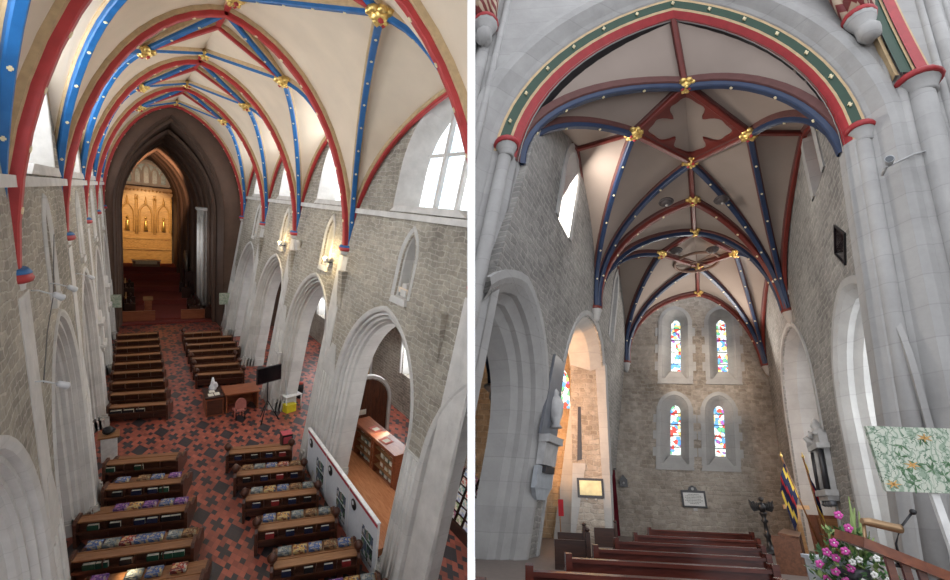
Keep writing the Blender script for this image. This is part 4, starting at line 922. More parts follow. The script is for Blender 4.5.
# web closing the vault onto the crossing arch
P_ = [p for p in archC0() if p[1] > 9.35]; 
PL2 = [gC(x, z, .4) for x, z in P_]; n_ = len(P_); h_ = n_ // 2
A1 = rise((1.35, -8.75, 9.3), (5.75, -7.3, 14.35), n=h_); A2 = rise((8.95, -6.1, 9.3), (5.75, -7.3, 14.35), n=n_ - 1 - h_)[::-1]
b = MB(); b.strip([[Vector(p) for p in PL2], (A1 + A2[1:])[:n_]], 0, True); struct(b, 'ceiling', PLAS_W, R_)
# vault springer corbels
for y in (0, 8.55):
    for s_ in (0, 1):
        p = Vector(sprW(s_, y - (.25 if y else 0))); b = MB(); b.lathe(p - Vector((0, 0, .62)), [(.05, 0), (.14, .12), (.22, .4), (.26, .46), (.24, .62)], 12, 0); b.lathe(p - Vector((0, 0, .12)), [(.27, 0), (.29, .08), (.25, .14)], 12, 1); trim(b, [STONE_W, RED_W], R_)
# cusped quatrefoil frame in the first lozenge, wheel in the second, faces
def quatre():
    b = MB(); n = 96; inner = []; outer = []
    Nn, Nf, D0, D1 = (Vector(p) for p in ((5.8, -6.25, 12.9), (5.85, -2.6, 12.9), (4.18, -5.6, 12.2), (7.48, -4.2, 12.2)))
    def at(p, q):
        v = (Nf - Nn) / 2 * p + (D1 - D0) / 2 * q + ((Nn + Nf) / 2 * (1 - abs(q)) + (D0 + D1) / 2 * abs(q)); return v - Vector((0, 0, .10))
    for k in range(n):
        a = 2 * PI * k / n; u = (math.cos(a), math.sin(a)); R = .93 / (abs(u[0]) + abs(u[1])); r = .38
        for c in ((.42, 0), (-.42, 0), (0, .42), (0, -.42)):
            dt = c[0] * u[0] + c[1] * u[1]; disc = .29 ** 2 - (.1764 - dt * dt)
            if disc > 0 and dt > 0: r = max(r, dt + math.sqrt(disc))
        r = min(r + .025 * math.cos(12 * a), R * .94); outer.append(at(R * u[0], R * u[1])); inner.append(at(r * u[0], r * u[1]))
    up = Vector((0, 0, .09)); outer.append(outer[0]); inner.append(inner[0])
    b.strip([[p + up for p in outer], outer, inner, [p + up for p in inner]])
    return b
c = quatre().build('quatrefoil_tracery', RED_W, None, R_); tag(c, 'red cusped quatrefoil tracery in the nearer roof lozenge', 'tracery')
b = MB(); b.tube([(1.0 * math.cos(2 * PI * k / 32), 1.0 * math.sin(2 * PI * k / 32), 0) for k in range(33)], .07, 6, cap=False)
for k in range(8): a = k * PI / 4; b.tube([(0, 0, 0), (math.cos(a), math.sin(a), 0)], .02, 5)
b.lathe((0, 0, -.02), [(.0, 0), (.08, .02), (.08, .06)], 10)
b.build('roof_wheel', flat('wheel_brown', (.16, .09, .06))); o = bpy.data.objects['roof_wheel']; tag(o, 'round trapdoor hatch ring in the farther roof lozenge', 'hatch'); place(o, (xr, 4.7, 12.35), 0, R_)
for i, (x, y, lab) in enumerate(((4.85, -1.9, 'dark carved roof face left of the ridge'), (6.75, -1.3, 'dark carved roof face right of the ridge'), (5.0, 2.4, 'dark roof face left, by the hatch'), (6.5, 2.9, 'dark roof face right, by the hatch'))):
    t = thing('carved_face', lab, 'carving', (x, y + .3, 11.95 if i < 2 else 12.1), 0, None, R_)
    b = MB(); b.blob((0, 0, 0), .22, 0, 2, .15, (1, 1, .6)); b.lathe((0, 0, -.02), [(.25, 0), (.28, .05), (.25, .1)], 14); b.build('head', flat('face_dark', (.05, .04, .04)), t)
    b = MB(); b.blob((0, -.02, -.14), .06, 0, 1, .1); b.build('nose', flat('face_grey', (.3, .28, .26)), t)
# crossing arch nearest the camera
CH = (4.95, 3.45, 0, 9.3, 13.75)
def archC(o, n=14):
    P = arch(5.12, 3.62, 0, 9.4, 14.3, o, n)
    out = []
    for x, z in P:
        s_ = 1 if x > 5.12 else -1
        k = max(0, 9.4 - z)
        out.append((x - (.15 if s_ < 0 else .165) * k + .13 * max(0, z - 9.4), z))
    # below the springing the jambs run in with the leaning walls
    return out
b = MB(); J0 = archC(1.15)
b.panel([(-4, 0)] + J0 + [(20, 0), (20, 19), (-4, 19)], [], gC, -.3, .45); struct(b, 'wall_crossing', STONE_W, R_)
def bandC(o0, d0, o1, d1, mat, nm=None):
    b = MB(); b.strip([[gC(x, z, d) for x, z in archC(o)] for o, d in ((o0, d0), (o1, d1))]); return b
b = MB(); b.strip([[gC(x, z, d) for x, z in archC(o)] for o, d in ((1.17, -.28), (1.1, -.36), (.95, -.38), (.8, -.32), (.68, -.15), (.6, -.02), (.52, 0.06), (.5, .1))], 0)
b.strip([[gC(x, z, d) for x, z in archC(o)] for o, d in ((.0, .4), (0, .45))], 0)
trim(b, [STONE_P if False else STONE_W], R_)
def painted(o0, d0, o1, d1, mat, name_i):
    P0 = [p for p in archC(o0) if p[1] > 9.35]; P1 = [p for p in archC(o1) if p[1] > 9.35]
    b = MB(); b.strip([[gC(x, z, d) for x, z in P] for P, d in ((P0, d0), (P1, d1))], 0)
    L0 = [[p for p in archC(o) if p[1] <= 9.45 and p[0] < 5] for o in (o0, o1)]; L1 = [[p for p in archC(o) if p[1] <= 9.45 and p[0] > 5] for o in (o0, o1)]
    for L in (L0, L1): b.strip([[gC(x, z, d) for x, z in P] for P, d in ((L[0], d0), (L[1], d1))], 1)
    return b
for o0, d0, o1, d1, m in ((.5, .1, .44, .12, TAN), (.44, .12, .24, .2, GREEN), (.24, .2, .19, .24, TAN), (.19, .24, .04, .45, REDV), (.04, .45, 0, .75, BLACK)):
    b = painted(o0, d0, o1, d1, m, 0)
    if m is GREEN:
        P = archC(.34)
        for i in range(3, len(P) - 3, 2):
            x, z = P[i]; q = Vector(gC(x, z, .13)); b.obox(q, (.018, 0, 0), (0, .02, 0), (0, 0, .06), 2); b.obox(q, (.045, 0, 0), (0, .02, 0), (0, 0, .012), 2)
    trim(b, [m, STONE_W, STUD], R_)
# shafts and capitals under the arch, and the cluster up the big right pier
def shaft(x, z0, z1, r, d=-.35, cap=True, lean=0, band=REDV):
    b = MB(); b.tube([gC(x + lean * (z - 9.4), z, d) for z in (z0, (z0 + z1) / 2, z1 - .3)], r, 14, 0)
    if cap:
        c = Vector(gC(x + lean * (z1 - 9.4), z1 - .3, d)); b.lathe(c, [(r, 0), (r * 1.15, .05), (r * 1.1, .12), (r * 1.5, .3), (r * 1.7, .36)], 16, 0); b.lathe(c + Vector((0, 0, .33)), [(r * 1.75, 0), (r * 1.95, .06), (r * 1.8, .14)], 16, 1)
    trim(b, [STONE_W, band], R_)
shaft(1.3, 0, 9.45, .17, .1, lean=.15); shaft(9.12, 0, 9.55, .16, .2, lean=.165)
shaft(10.2, 0, 10.35, .24, -.4, lean=.17)
for x, r in ((9.5, .08), (9.72, .12), (9.9, .06), (10.55, .09), (10.8, .16), (11.1, .07), (11.5, .2), (12.0, .1)): shaft(x + .15, 0, 16, r, -.28, cap=False, lean=.165)
for x, r in ((.75, .1), (.4, .18), (.05, .1)): shaft(x, 0, 16, r, -.3, cap=False, lean=.13)
# second painted arch springing from the right pier capital
b = MB()
def a2(o): return [(10.35 + .02 * 0 + o - 0.0 + .55 * (1 - math.cos(t)), 10.6 + 5.5 * math.sin(t)) for t in [PI / 2 * k / 10 for k in range(9)]]
for o0, o1, d, mi in ((-.42, -.34, -.52, 1), (-.34, -.1, -.6, 0), (-.1, -.04, -.62, 1), (-.04, .2, -.66, 2), (.2, .28, -.6, 1)): b.strip([[gC(x, z, d) for x, z in a2(o)] for o in (o0, o1)] , mi)
b.strip([[gC(x, z, d) for x, z in a2(-.42)] for d in (-.52, -.28)], 1); b.strip([[gC(x, z, d) for x, z in a2(.28)] for d in (-.6, -.28)], 1)
trim(b, [GREEN, TAN, REDV], R_)
# carved head corbels with hatched painted springers above
for s_, (x, z) in enumerate(((.95, 12.9), (9.75, 12.1))):
    c = Vector(gC(x, z, -.55)); b = MB(); b.lathe(c, [(.10, -.35), (.2, -.2), (.2, .1), (.3, .3), (.34, .4)], 12, 0); b.blob(c + Vector((0, -.1, -.15)), .24, 0, 2, .3, (1, 1, 1.1)); b.lathe(c + Vector((0, 0, .4)), [(.34, 0), (.37, .08), (.34, .14)], 14, 1)
    trim(b, [STONE_W, REDV], R_)
    m = MATS.get('hatch')
    if not m:
        m, nt, bs = newmat('hatch'); tc = N(nt, 'ShaderNodeTexCoord'); wv = N(nt, 'ShaderNodeTexWave'); wv.inputs['Scale'].default_value = 2.6; wv.bands_direction = 'DIAGONAL'; nt.links.new(tc.outputs['Object'], wv.inputs['Vector'])
        nt.links.new(ramp(nt, wv.outputs['Fac'], [(.35, (.16, .02, .02)), (.5, (.22, .03, .02)), (.62, (.45, .35, .25))]), bs.inputs['Base Color']); MATS['hatch'] = m
    b = MB(); sg = -1 if s_ else 1
    for j, (dx, dd) in enumerate(((-.2, 0), (0, -.15), (.2, 0))):
        b.tube([c + Vector((dx * (1 + k * .9) - sg * .0 * k, dd * (1 + k * 1.6) - .25 * k, .5 + k * 1.0)) for k in (0, .5, 1, 1.6, 2.4, 3.4)], [.12, .13, .14, .15, .16, .17], 6, 0)
    b.tube([c + Vector((0, -.05 - .28 * k, .5 + k)) for k in (0, 1, 2.4, 3.4)], [.2, .4, .8, 1.1], 10, 0)
    trim(b, [m], R_)
# beyond the near left arch and the pointed arch: south aisle
b = MB(); b.box(-7, -6.6, -14, 10, 0, 11); struct(b, 'wall_south_aisle', RUB_W, R_)
b = MB(); fe = lambda s_, t_, d: (s_, 4.6 + SK * s_ + d, t_)
b.panel([(-6.8, 0), (-.3, 0), (-.1, 10.5), (-6.8, 10.5)], [arch(-1.1, .42, 5.5, 6.8, 7.6, n=6)], fe, 0, .6)
struct(b, 'wall_south_aisle_end', rubble('rubble_warm', 'y', (.30, .20, .11), (.50, .36, .22), (.45, .36, .25), bw=.5, rh=.26), R_)
b = MB(); b.box(-6.8, 1.2, -8.6, 10, 10.2, 10.5); struct(b, 'ceiling_south_aisle', PLAS_W, R_)
b = MB(); b.panel(arch(-1.1, .42, 5.5, 6.8, 7.6, n=6), [], fe, .3, .34); struct(b, 'window_25', GL, R_)
fx = lambda s_, t_, d: (s_, -3.5 + SK * s_ + d, t_)
AX = (-3.5, 2.15, 0, 4.75, 8.0)
b = MB()
for o0, o1, d, mi in ((0, .16, 0, 2), (.16, .24, -.03, 1), (.24, .48, -.05, 0), (.48, .56, -.02, 1)): b.strip([[fx(x, z, d) for x, z in arch(*AX, o, 10) if z > 4.7] for o in (o0, o1)], mi)
b.strip([[fx(x, z, d) for x, z in arch(*AX, 0, 10) if z > 4.7] for d in (0, .5)], 2)
b.lathe(fx(-1.1, 4.3, .1), [(.2, 0), (.26, .1), (.24, .25), (.42, .42), (.44, .5)], 14, 1); b.tube([fx(-1.1, 0, .1), fx(-1.1, 4.3, .1)], .2, 12, 1)
trim(b, [REDV, STONE_W, BLUE_W], R_)
b = MB(); b.panel([(-6.8, 0)] + arch(*AX, .56, 8) + [(-.4, 0), (-.1, 10.1), (-6.8, 10.1)], [], fx, .05, .55); struct(b, 'wall_south_arch', STONE_W, R_)
# north aisle
b = MB(); b.box(14, 14.4, -14, 16, 0, 11); struct(b, 'wall_north_aisle', RUB_W, R_)
b = MB(); fe2 = lambda s_, t_, d: (s_, 8.4 + SK * s_ + d, t_)
b.panel([(8.9, 0), (14.2, 0), (14.2, 10.5), (9.9, 10.5)], [arch(10.2, .3, 2.4, 5.2, 6.0, n=5)], fe2, 0, .5); struct(b, 'wall_north_aisle_end', RUB_E, R_)
b = MB(); b.box(9.4, 14.4, -5.5, 16, 10.2, 10.5); struct(b, 'ceiling_north_aisle', PLAS_W, R_)
b = MB(); b.panel(arch(10.2, .3, 2.4, 5.2, 6.0, n=5), [], fe2, .2, .24); struct(b, 'window_26', MATS['leaded_glass'], R_)

# ------------------------------------------------------------------ west end furniture
def wide_pew(L, lab, loc):
    t = thing('long_pew', lab, 'pew', loc, math.atan(SK), 'long pews facing the west wall', R_)
    b = MB(); b.box(-L / 2, L / 2, -.06, .02, .1, .66); b.build('backrest', PEWW, t)
    b = MB(); b.box(-L / 2 - .02, L / 2 + .02, -.12, .06, .66, .71); b.build('top_rail', PEWW, t)
    b = MB(); b.box(-L / 2, L / 2, .02, .55, .36, .41); b.build('seat', PEWW, t)
    for s_ in (-1, 1): b = MB(); b.prism([(-.14, 0), (.6, 0), (.6, .42), (.1, .58), (.06, .77), (-.14, .77)], lambda y, z, d: (s_ * (L / 2 + .04) + d, y, z), -.045, .045); b.build('bench_end', PEWW, t)
    return t
rows_w = [(-13.3, -11.9, 2.6, 5.1), (-12.1, -10.5, 2.62, 5.2), (-10.75, -8.6, 2.65, 5.28), (-9.1, -6.6, 2.66, 5.38), (-7.1, -4.1, 2.65, 5.5), (-4.6, -.9, 2.68, 5.65), (-1.0, 3.2, 2.65, 5.8)]
for i, (ya, yb_, x0, x1) in enumerate(rows_w):
    wide_pew(x1 - x0, 'long polished red-brown pew, %s from the camera' % ORD[i], ((x0 + x1) / 2, (ya + yb_) / 2, 0))

# ------------------------------------------------------------------ things at the west end
DARKM = flat('slate_black', (.03, .03, .035), .4)
GREYM = flat('grey_marble', (.13, .14, .16), .35, var=.2, scale=2)
PALEM = flat('pale_marble', (.42, .42, .42), .5, var=.2, scale=3)
def onwall(f, y, z):
    o0 = Vector(f(y, z, -.01)); return o0, (lambda s_, t_, d: Vector(f(y + s_, z + t_, -.01 - d)) - o0)
# tall grey monument with an urn on the south wall pier
o0, g = onwall(gL, -3.95, 1.9)
t = thing('wall_monument', 'tall dark grey monument with a pale urn between the two left arches', 'monument', o0, 0, None, R_)
b = MB(); b.prism([(-.8, 1.25), (.85, 1.25), (.55, 3.6), (-.45, 3.6)], g, 0, .08); b.build('obelisk', GREYM, t)
b = MB(); c = g(.05, 1.5, .25); b.lathe(c, [(.18, 0), (.10, .12), (.2, .4), (.26, .7), (.2, .85), (.1, .95), (.13, 1.05), (.02, 1.2)], 14); b.build('urn', PALEM, t)
b = MB(); b.prism([(-.68, 1.05), (.72, 1.05), (.72, 1.25), (-.68, 1.25)], g, 0, .32); b.prism([(-.6, .45), (.64, .45), (.68, 1.05), (-.64, 1.05)], g, 0, .2); b.build('sarcophagus', PALEM, t)
b = MB(); b.prism([(-.4, .25), (.5, .25), (.5, .42), (-.4, .42)], g, .02, .24); b.build('dark_band', DARKM, t)
b = MB(); b.prism([(-.75, -.15), (.78, -.15), (.78, .42), (-.75, .42)], g, 0, .14); b.prism([(-.45, -.45), (.4, -.45), (.78, -.15), (-.75, -.15)], g, 0, .12); b.build('apron', flat('pale_blue_marble', (.36, .39, .42), .5), t)
# brass plaque, curtain on the far jamb, lantern recess
fP = lambda s_, t_, d: (s_, 2.4 + SK * s_ - d, t_)
b = MB(); b.prism([(-.3, 0), (.85, 0), (.95, 7.0), (.5, 7.6), (-.1, 7.0)], fP, -.5, 0)
struct(b, 'wall_reveal', RUB_E, R_)
b = MB(); b.prism([(.85, 0), (1.1, 0), (1.35, 7.2), (.95, 7.2)], fP, -.5, .03); b.prism([(-.42, 0), (-.28, 0), (.3, 2.9), (-.2, 2.9)], fP, -.3, .02); trim(b, [STONE_W], R_)
b = MB(); b.prism([(-.02, 3.0), (.16, 3.05), (.24, 5.2), (.12, 5.2)], fP, -.2, .015); struct(b, 'window_27', DARKM, R_)
t = thing('brass_plaque', 'gilt plaque in a dark frame on the stone reveal of the second arch', 'plaque', fP(.42, 1.62, .02), math.atan(SK), None, R_)
b = MB(); b.box(-.52, .52, -.04, .02, 0, .72); b.build('frame', DARKM, t)
b = MB(); b.box(-.43, .43, -.055, -.04, .09, .63); b.build('plate', flat('brass_plate', (.70, .60, .32), .35, metal=.3, var=.2, scale=3), t)
for x in (-.18, .18): b = MB(); b.blob((x, -.08, -.06), .05, 0, 1, 0); b.build('lamp', PALEM, t)
t = thing('curtain', 'tall dark crimson curtain hanging beside the second arch', 'curtain', (.1, 7.7, 0), math.atan(SK), None, R_)
b = MB(); n = 40; loops = [[(x_ * .5 / n * 1.0, -.12 + .05 * math.sin(x_ * 1.25), z) for x_ in range(n + 1)] for z in (.05, 1.5, 3.0)]
loops2 = [[(p[0], p[1] + .04, p[2]) for p in lp] for lp in loops]; b.strip(loops, 0, True); b.strip(loops2, 0, True); b.build('drape', flat('crimson_cloth', (.16, .008, .02), .9), t)
b = MB(); b.tube([(-.05, -.1, 3.05), (.58, -.1, 3.05)], .025, 8); b.build('curtain_rail', DARKM, t)
def onE(x, z): 
    s0 = x - .13 * z; o0 = Vector(gE(s0, z, -.01)); return o0, (lambda s_, t_, d: Vector((s_, SK * s_ - d, t_)))
o0, g = onE(.85, 2.25)
t = thing('lantern_niche', 'small black pointed lantern box on the end wall left corner', 'lantern', o0, 0, None, R_)
b = MB(); b.prism([(-.18, 0), (.18, 0), (.18, .35), (0, .58), (-.18, .35)], g, 0, .16); b.build('case', DARKM, t); b = MB(); b.blob(g(0, .18, .17), .06, 0, 1, .3); b.build('figure', PALEM, t)
o0, g = onE(4.03, 1.42)
t = thing('memorial_tablet', 'white inscribed tablet in a black shouldered frame under the lower windows', 'tablet', o0, 0, None, R_)
b = MB(); b.prism([(-.56, 0), (.56, 0), (.56, .78), (.22, .8), (.16, .95), (0, 1.02), (-.16, .95), (-.22, .8), (-.56, .78)], g, 0, .08); b.build('frame', DARKM, t)
b = MB(); b.prism([(-.47, .08), (.47, .08), (.47, .68), (-.47, .68)], g, .08, .1); b.build('inscribed_slab', flat('white_marble', (.62, .62, .60), .4, var=.04), t)
for k in range(7):
    w_ = (.25, .36, .4, .34, .4, .3, .2)[k]; b = MB()
    x = -w_
    while x < w_ - .02:
        l_ = random.uniform(.03, .09); b.prism([(x, .59 - k * .07), (min(w_, x + l_), .59 - k * .07), (min(w_, x + l_), .615 - k * .07), (x, .615 - k * .07)], g, .1, .103); x += l_ + .02
    b.build('lettering', flat('ink_grey', (.08, .08, .08)), t)
b = MB(); b.lathe(g(0, .86, .09), [(.07, 0), (.07, .02)], 12, 0, axis=(0, -1, 0)); b.build('roundel', PALEM, t)
b = MB(); b.prism([(-.09, -.14), (.09, -.14), (.09, -.02), (-.09, -.02)], g, 0, .03); b.build('label_plate', PALEM, t)
# eagle lectern
t = thing('eagle_lectern', 'black eagle lectern with spread wings at the west wall', 'lectern', (6.42, 4.0, 0), .2, None, R_)
b = MB(); b.lathe((0, 0, 0), [(.34, 0), (.34, .08), (.2, .16), (.09, .25), (.07, .5), (.12, .6), (.07, .7), (.06, 1.0), (.13, 1.08), (.06, 1.15), (.12, 1.3), (.14, 1.36)], 14); b.build('column', BLACK, t)
b = MB(); b.blob((0, 0, 1.52), .15, 0, 2, .15, (.9, .9, 1.3)); b.blob((0, -.05, 1.80), .085, 0, 2, .1); b.tube([(0, -.1, 1.81), (0, -.2, 1.76)], [.04, .005], 6); b.build('eagle_body', BLACK, t)
for s_ in (-1, 1):
    b = MB(); b.prism([(s_ * .05, 1.45), (s_ * .2, 1.4), (s_ * .3, 1.38), (s_ * .38, 1.52), (s_ * .4, 1.78), (s_ * .33, 1.7), (s_ * .26, 1.74), (s_ * .2, 1.66), (s_ * .05, 1.68)], lambda x, z, d: (x, d, z), -.04, .04)
    for k in range(4): b.tube([(s_ * (.12 + k * .07), -.05, 1.43), (s_ * (.16 + k * .07), -.05, 1.7)], .012, 5)
    b.build('wing', BLACK, t)
# brown box pew end at the right
t = thing('bench_front', 'brown wooden bench front standing right of the long pews', 'bench', (6.75, -.3, 0), 1.42, None, R_)
b = MB(); b.box(-1.9, 1.9, -.05, .05, 0, .82); BW_ = wood('bench_wood', (.09, .035, .018), (.17, .07, .035), .35); b.build('front_panel', BW_, t)
b = MB(); b.obox((0, .12, .86), (1.95, 0, 0), (0, .22, .04), (0, -.01, .03)); b.build('sloping_top', BW_, t)
for s_ in (-1, 1): b = MB(); b.box(s_ * 1.9 - .05, s_ * 1.9 + .05, -.1, .5, 0, .85); b.build('bench_end', BW_, t)
# box pew / cupboard in the north arch
t = thing('cupboard', 'brown wooden cupboard in the north arch behind the flags', 'cupboard', (8.45, 4.2, 0), .2, None, R_)
b = MB(); b.box(-.55, .5, -.4, .4, 0, 1.35); b.build('body', wood('cupboard_wood', (.12, .04, .018), (.2, .07, .03)), t); b = MB(); b.box(-.5, .45, -.43, -.4, .1, 1.25); b.build('door', OAK, t)
# wooden cross on a stand
t = thing('wooden_cross', 'plain tall wooden cross leaning by the north arch jamb', 'cross', (7.62, 5.0, 0), .25, None, R_)
b = MB(); b.box(-.07, .07, -.05, .05, 0, 2.35); b.build('upright', wood('pine', (.42, .24, .11), (.56, .34, .17)), t); b = MB(); b.box(-.42, .45, -.06, .06, 1.52, 1.66); b.build('crossbar', bpy.data.materials['pine'], t)
# flags
def flag(base, top, L, label, cols, dirx):
    t = thing('standard_flag', label, 'flag', base, 0, None, R_); B = Vector(top) - Vector(base)
    b = MB(); b.tube([(0, 0, 0), B], .028, 8); b.build('pole', OAK, t); b = MB(); b.lathe(B, [(.03, 0), (.05, .05), (.02, .12), (.005, .2)], 8); b.build('finial', GOLD, t)
    b = MB(); n = 14; m = 10; G = []
    for i in range(n + 1):
        u = i / n; p = B * (1 - .04 - u * L / B.length); row = []
        for j in range(m + 1):
            v = j / m; fold = .07 * math.sin(v * 9 + u * 2); drop = v * (.75 + .15 * u)
            row.append((p.x + dirx * v * .38 + fold * .5, p.y - .05 + fold, p.z - drop * 1.3))
        G.append(row)
    b.strip(G, 0, True); b.strip([[(x, y + .012, z) for x, y, z in r] for r in G], 0, True)
    for (i0, i1, mi) in ((0, 5, 0), (5, 8, 1), (8, 11, 2), (11, 14, 1)): pass
    for f_ in b.bm.faces:
        c = f_.calc_center_median(); q = (c.z * .8 + c.x * 1.6 + c.y * .5) % 1.0
        f_.material_index = 1 if .30 < q < .52 else (2 if .8 < q < .92 else 0)
    o = b.build('cloth', cols, t)
    return t
NAVY = flat('flag_navy', (.012, .015, .06), .9); GOLDC = flat('flag_gold', (.70, .48, .06), .9); REDC = flat('flag_red', (.45, .02, .03), .9)
flag((7.95, 4.0, .3), (7.28, 3.0, 3.2), 1.2, 'navy and gold standard leaning left by the north arch', [NAVY, GOLDC, REDC], -.8)
flag((7.95, 2.6, .6), (7.8, 2.2, 3.1), 1.15, 'red navy and gold standard partly hidden behind the pillared monument', [NAVY, GOLDC, REDC], .35)
# pillared monument on the north wall
o0, g = onwall(gR, .95, 1.9); _g = g; g = lambda s_, t_, d: _g(s_ * .62, t_ * .93, d * .75)
t = thing('pillared_monument', 'pale wall monument with dark side columns between the two right arches', 'monument', o0, 0, None, R_)
b = MB(); b.prism([(-1.1, 0), (1.3, 0), (1.3, .18), (-1.1, .18)], g, 0, .45); b.prism([(-.95, -.14), (1.15, -.14), (1.2, 0), (-1.0, 0)], g, 0, .36); b.build('sill', PALEM, t)
b = MB(); b.prism([(-.85, .18), (1.05, .18), (1.05, 1.45), (-.85, 1.45)], g, 0, .2); b.build('tablet', PALEM, t)
for x in (-.8, .1, 1.0): b = MB(); b.tube([g(x, .2, .32), g(x, 1.42, .32)], .08, 10); b.build('column', DARKM if x != .1 else PALEM, t)
b = MB(); b.prism([(-1.1, 1.45), (1.3, 1.45), (1.3, 1.62), (-1.1, 1.62)], g, 0, .46); b.prism([(-.9, 1.62), (1.1, 1.62), (1.0, 1.95), (-.8, 1.95)], g, 0, .3); b.build('entablature', PALEM, t)
b = MB(); b.blob(g(.95, 1.75, .3), .17, 0, 2, 1.2); b.blob(g(.55, 1.95, .3), .13, 0, 2, 1.2); b.blob(g(-.5, 2.0, .2), .14, 0, 2, 1.2); b.lathe(g(.1, 1.95, .15), [(.2, 0), (.12, .1), (.16, .3), (.03, .5)], 10); b.build('crest', PALEM, t)
for k in range(4): b = MB(); b.blob(g(-.9 + k * .62, -.22, .22), .11, 0, 1, .3); b.build('bracket', GREYM, t)
# spotlight camera on the crossing pier
spot(gC(8.95, 7.95, -.75), (-.25, -1, -.1), 'grey spotlight fixed to the big right pier', R_, flat('lamp_grey', (.35, .36, .37), .5))
b = MB(); b.tube([gC(8.95, 7.95, -.3), gC(8.95, 7.95, -.6)], .03, 6); b.tube([gC(8.95, 8.0, -.45), gC(9.6, 8.35, -.45), gC(10.1, 8.5, -.45)], .02, 6); tag(b.build('cable', flat('cable_pale', (.4, .4, .4)), None, R_), 'thin pale cable running right from the grey spotlight', 'cable')
# bits by the south arches: bench ends and a red processional banner
t = thing('banner', 'small red and blue banner standing behind the left pew ends', 'banner', (.15, -1.2, 0), .3, None, R_)
b = MB(); b.tube([(0, 0, 0), (0, 0, 1.9)], .02, 6); b.build('pole', OAK, t); b = MB(); b.box(-.05, .12, -.02, .02, 1.0, 1.5); b.build('cloth', flat('flag_red', (.45, .02, .03)), t)
for i, (x, y, lab) in enumerate(((1.6, -5.4, 'dark pew end nearest the left pier'), (.9, -2.6, 'dark pew end by the red banner'), (1.1, 1.6, 'dark pew end below the gilt plaque'))):
    t = thing('side_pew', lab, 'pew', (x, y, 0), .35, None, R_)
    b = MB(); b.box(-.45, .3, -.05, .02, 0, .62); b.build('backrest', DKWOOD, t); b = MB(); b.prism([(-.1, 0), (.55, 0), (.55, .5), (.1, .6), (.05, .8), (-.1, .8)], lambda y_, z_, d: (.33 + d, y_, z_), -.05, .05); b.lathe((.33, 0, .8), [(.04, 0), (.07, .05), (.02, .1)], 8); b.build('bench_end', DKWOOD, t)

# ------------------------------------------------------------------ foreground right: painting, desk rail, flowers
ang = math.atan2(.34, .83)
t = thing('painted_panel', 'square green floral painting fixed on a white post before the pier', 'painting', (6.74, -10.62, 0), ang, None, R_)
m, nt, bs = newmat('floral_print'); tc = N(nt, 'ShaderNodeTexCoord')
vo = N(nt, 'ShaderNodeTexVoronoi', feature='DISTANCE_TO_EDGE'); vo.inputs['Scale'].default_value = 11
nz = N(nt, 'ShaderNodeTexNoise'); nz.inputs['Scale'].default_value = 5; nz.inputs['Detail'].default_value = 4; nt.links.new(tc.outputs['Object'], nz.inputs['Vector'])
vm = N(nt, 'ShaderNodeVectorMath', operation='MULTIPLY_ADD'); nt.links.new(nz.outputs['Color'], vm.inputs[0]); vm.inputs[1].default_value = (.35, .35, .35); nt.links.new(tc.outputs['Object'], vm.inputs[2]); nt.links.new(vm.outputs[0], vo.inputs['Vector'])
wv = N(nt, 'ShaderNodeTexWave'); wv.inputs['Scale'].default_value = 3; wv.inputs['Distortion'].default_value = 22; wv.inputs['Detail'].default_value = 3; nt.links.new(tc.outputs['Object'], wv.inputs['Vector'])
c = ramp(nt, wv.outputs['Fac'], [(.05, (.26, .34, .25)), (.16, (.40, .47, .38)), (.3, (.47, .52, .43)), (.9, (.52, .55, .46))])
c = mix(nt, math_(nt, 'LESS_THAN', vo.outputs['Distance'], .035), c, (.12, .20, .13)); nt.links.new(c, bs.inputs['Base Color'])
b = MB(); b.box(-.45, .5, -.02, .02, 1.66, 2.33); b.build('canvas', m, t)
b = MB(); b.box(.03, .11, .02, .06, 0, 1.9); b.build('post', flat('offwhite', (.7, .7, .68)), t)
random.seed(3)
ORG = flat('lily_orange', (.62, .36, .12), .7); DGR = flat('leaf_print', (.10, .20, .10), .7)
for (x, z) in ((-.36, 1.73), (-.10, 1.93), (.13, 2.22)):
    b = MB()
    for k in range(6):
        a = k * PI / 3 + x * 3; p = [(x + .012 * math.cos(a + 1.57), z + .012 * math.sin(a + 1.57)), (x + .09 * math.cos(a), z + .05 * math.sin(a)), (x - .012 * math.cos(a + 1.57), z - .012 * math.sin(a + 1.57))]
        b.prism(p, lambda s_, t_, d: (s_, d, t_), -.026, -.02)
    b.build('painted_lily', ORG, t)
for k in range(16):
    x = random.uniform(-.38, .42); z = random.uniform(1.72, 2.26); b = MB()
    for q in range(5):
        a = random.uniform(0, 2 * PI); L = random.uniform(.05, .1); b.prism([(x, z), (x + L * .5 * math.cos(a) - .012 * math.sin(a), z + L * .5 * math.sin(a) + .012 * math.cos(a)), (x + L * math.cos(a), z + L * math.sin(a)), (x + L * .5 * math.cos(a) + .008 * math.sin(a), z + L * .5 * math.sin(a) - .008 * math.cos(a))], lambda s_, t_, d: (s_, d, t_), -.023, -.02)
    b.build('painted_leaf', DGR, t)
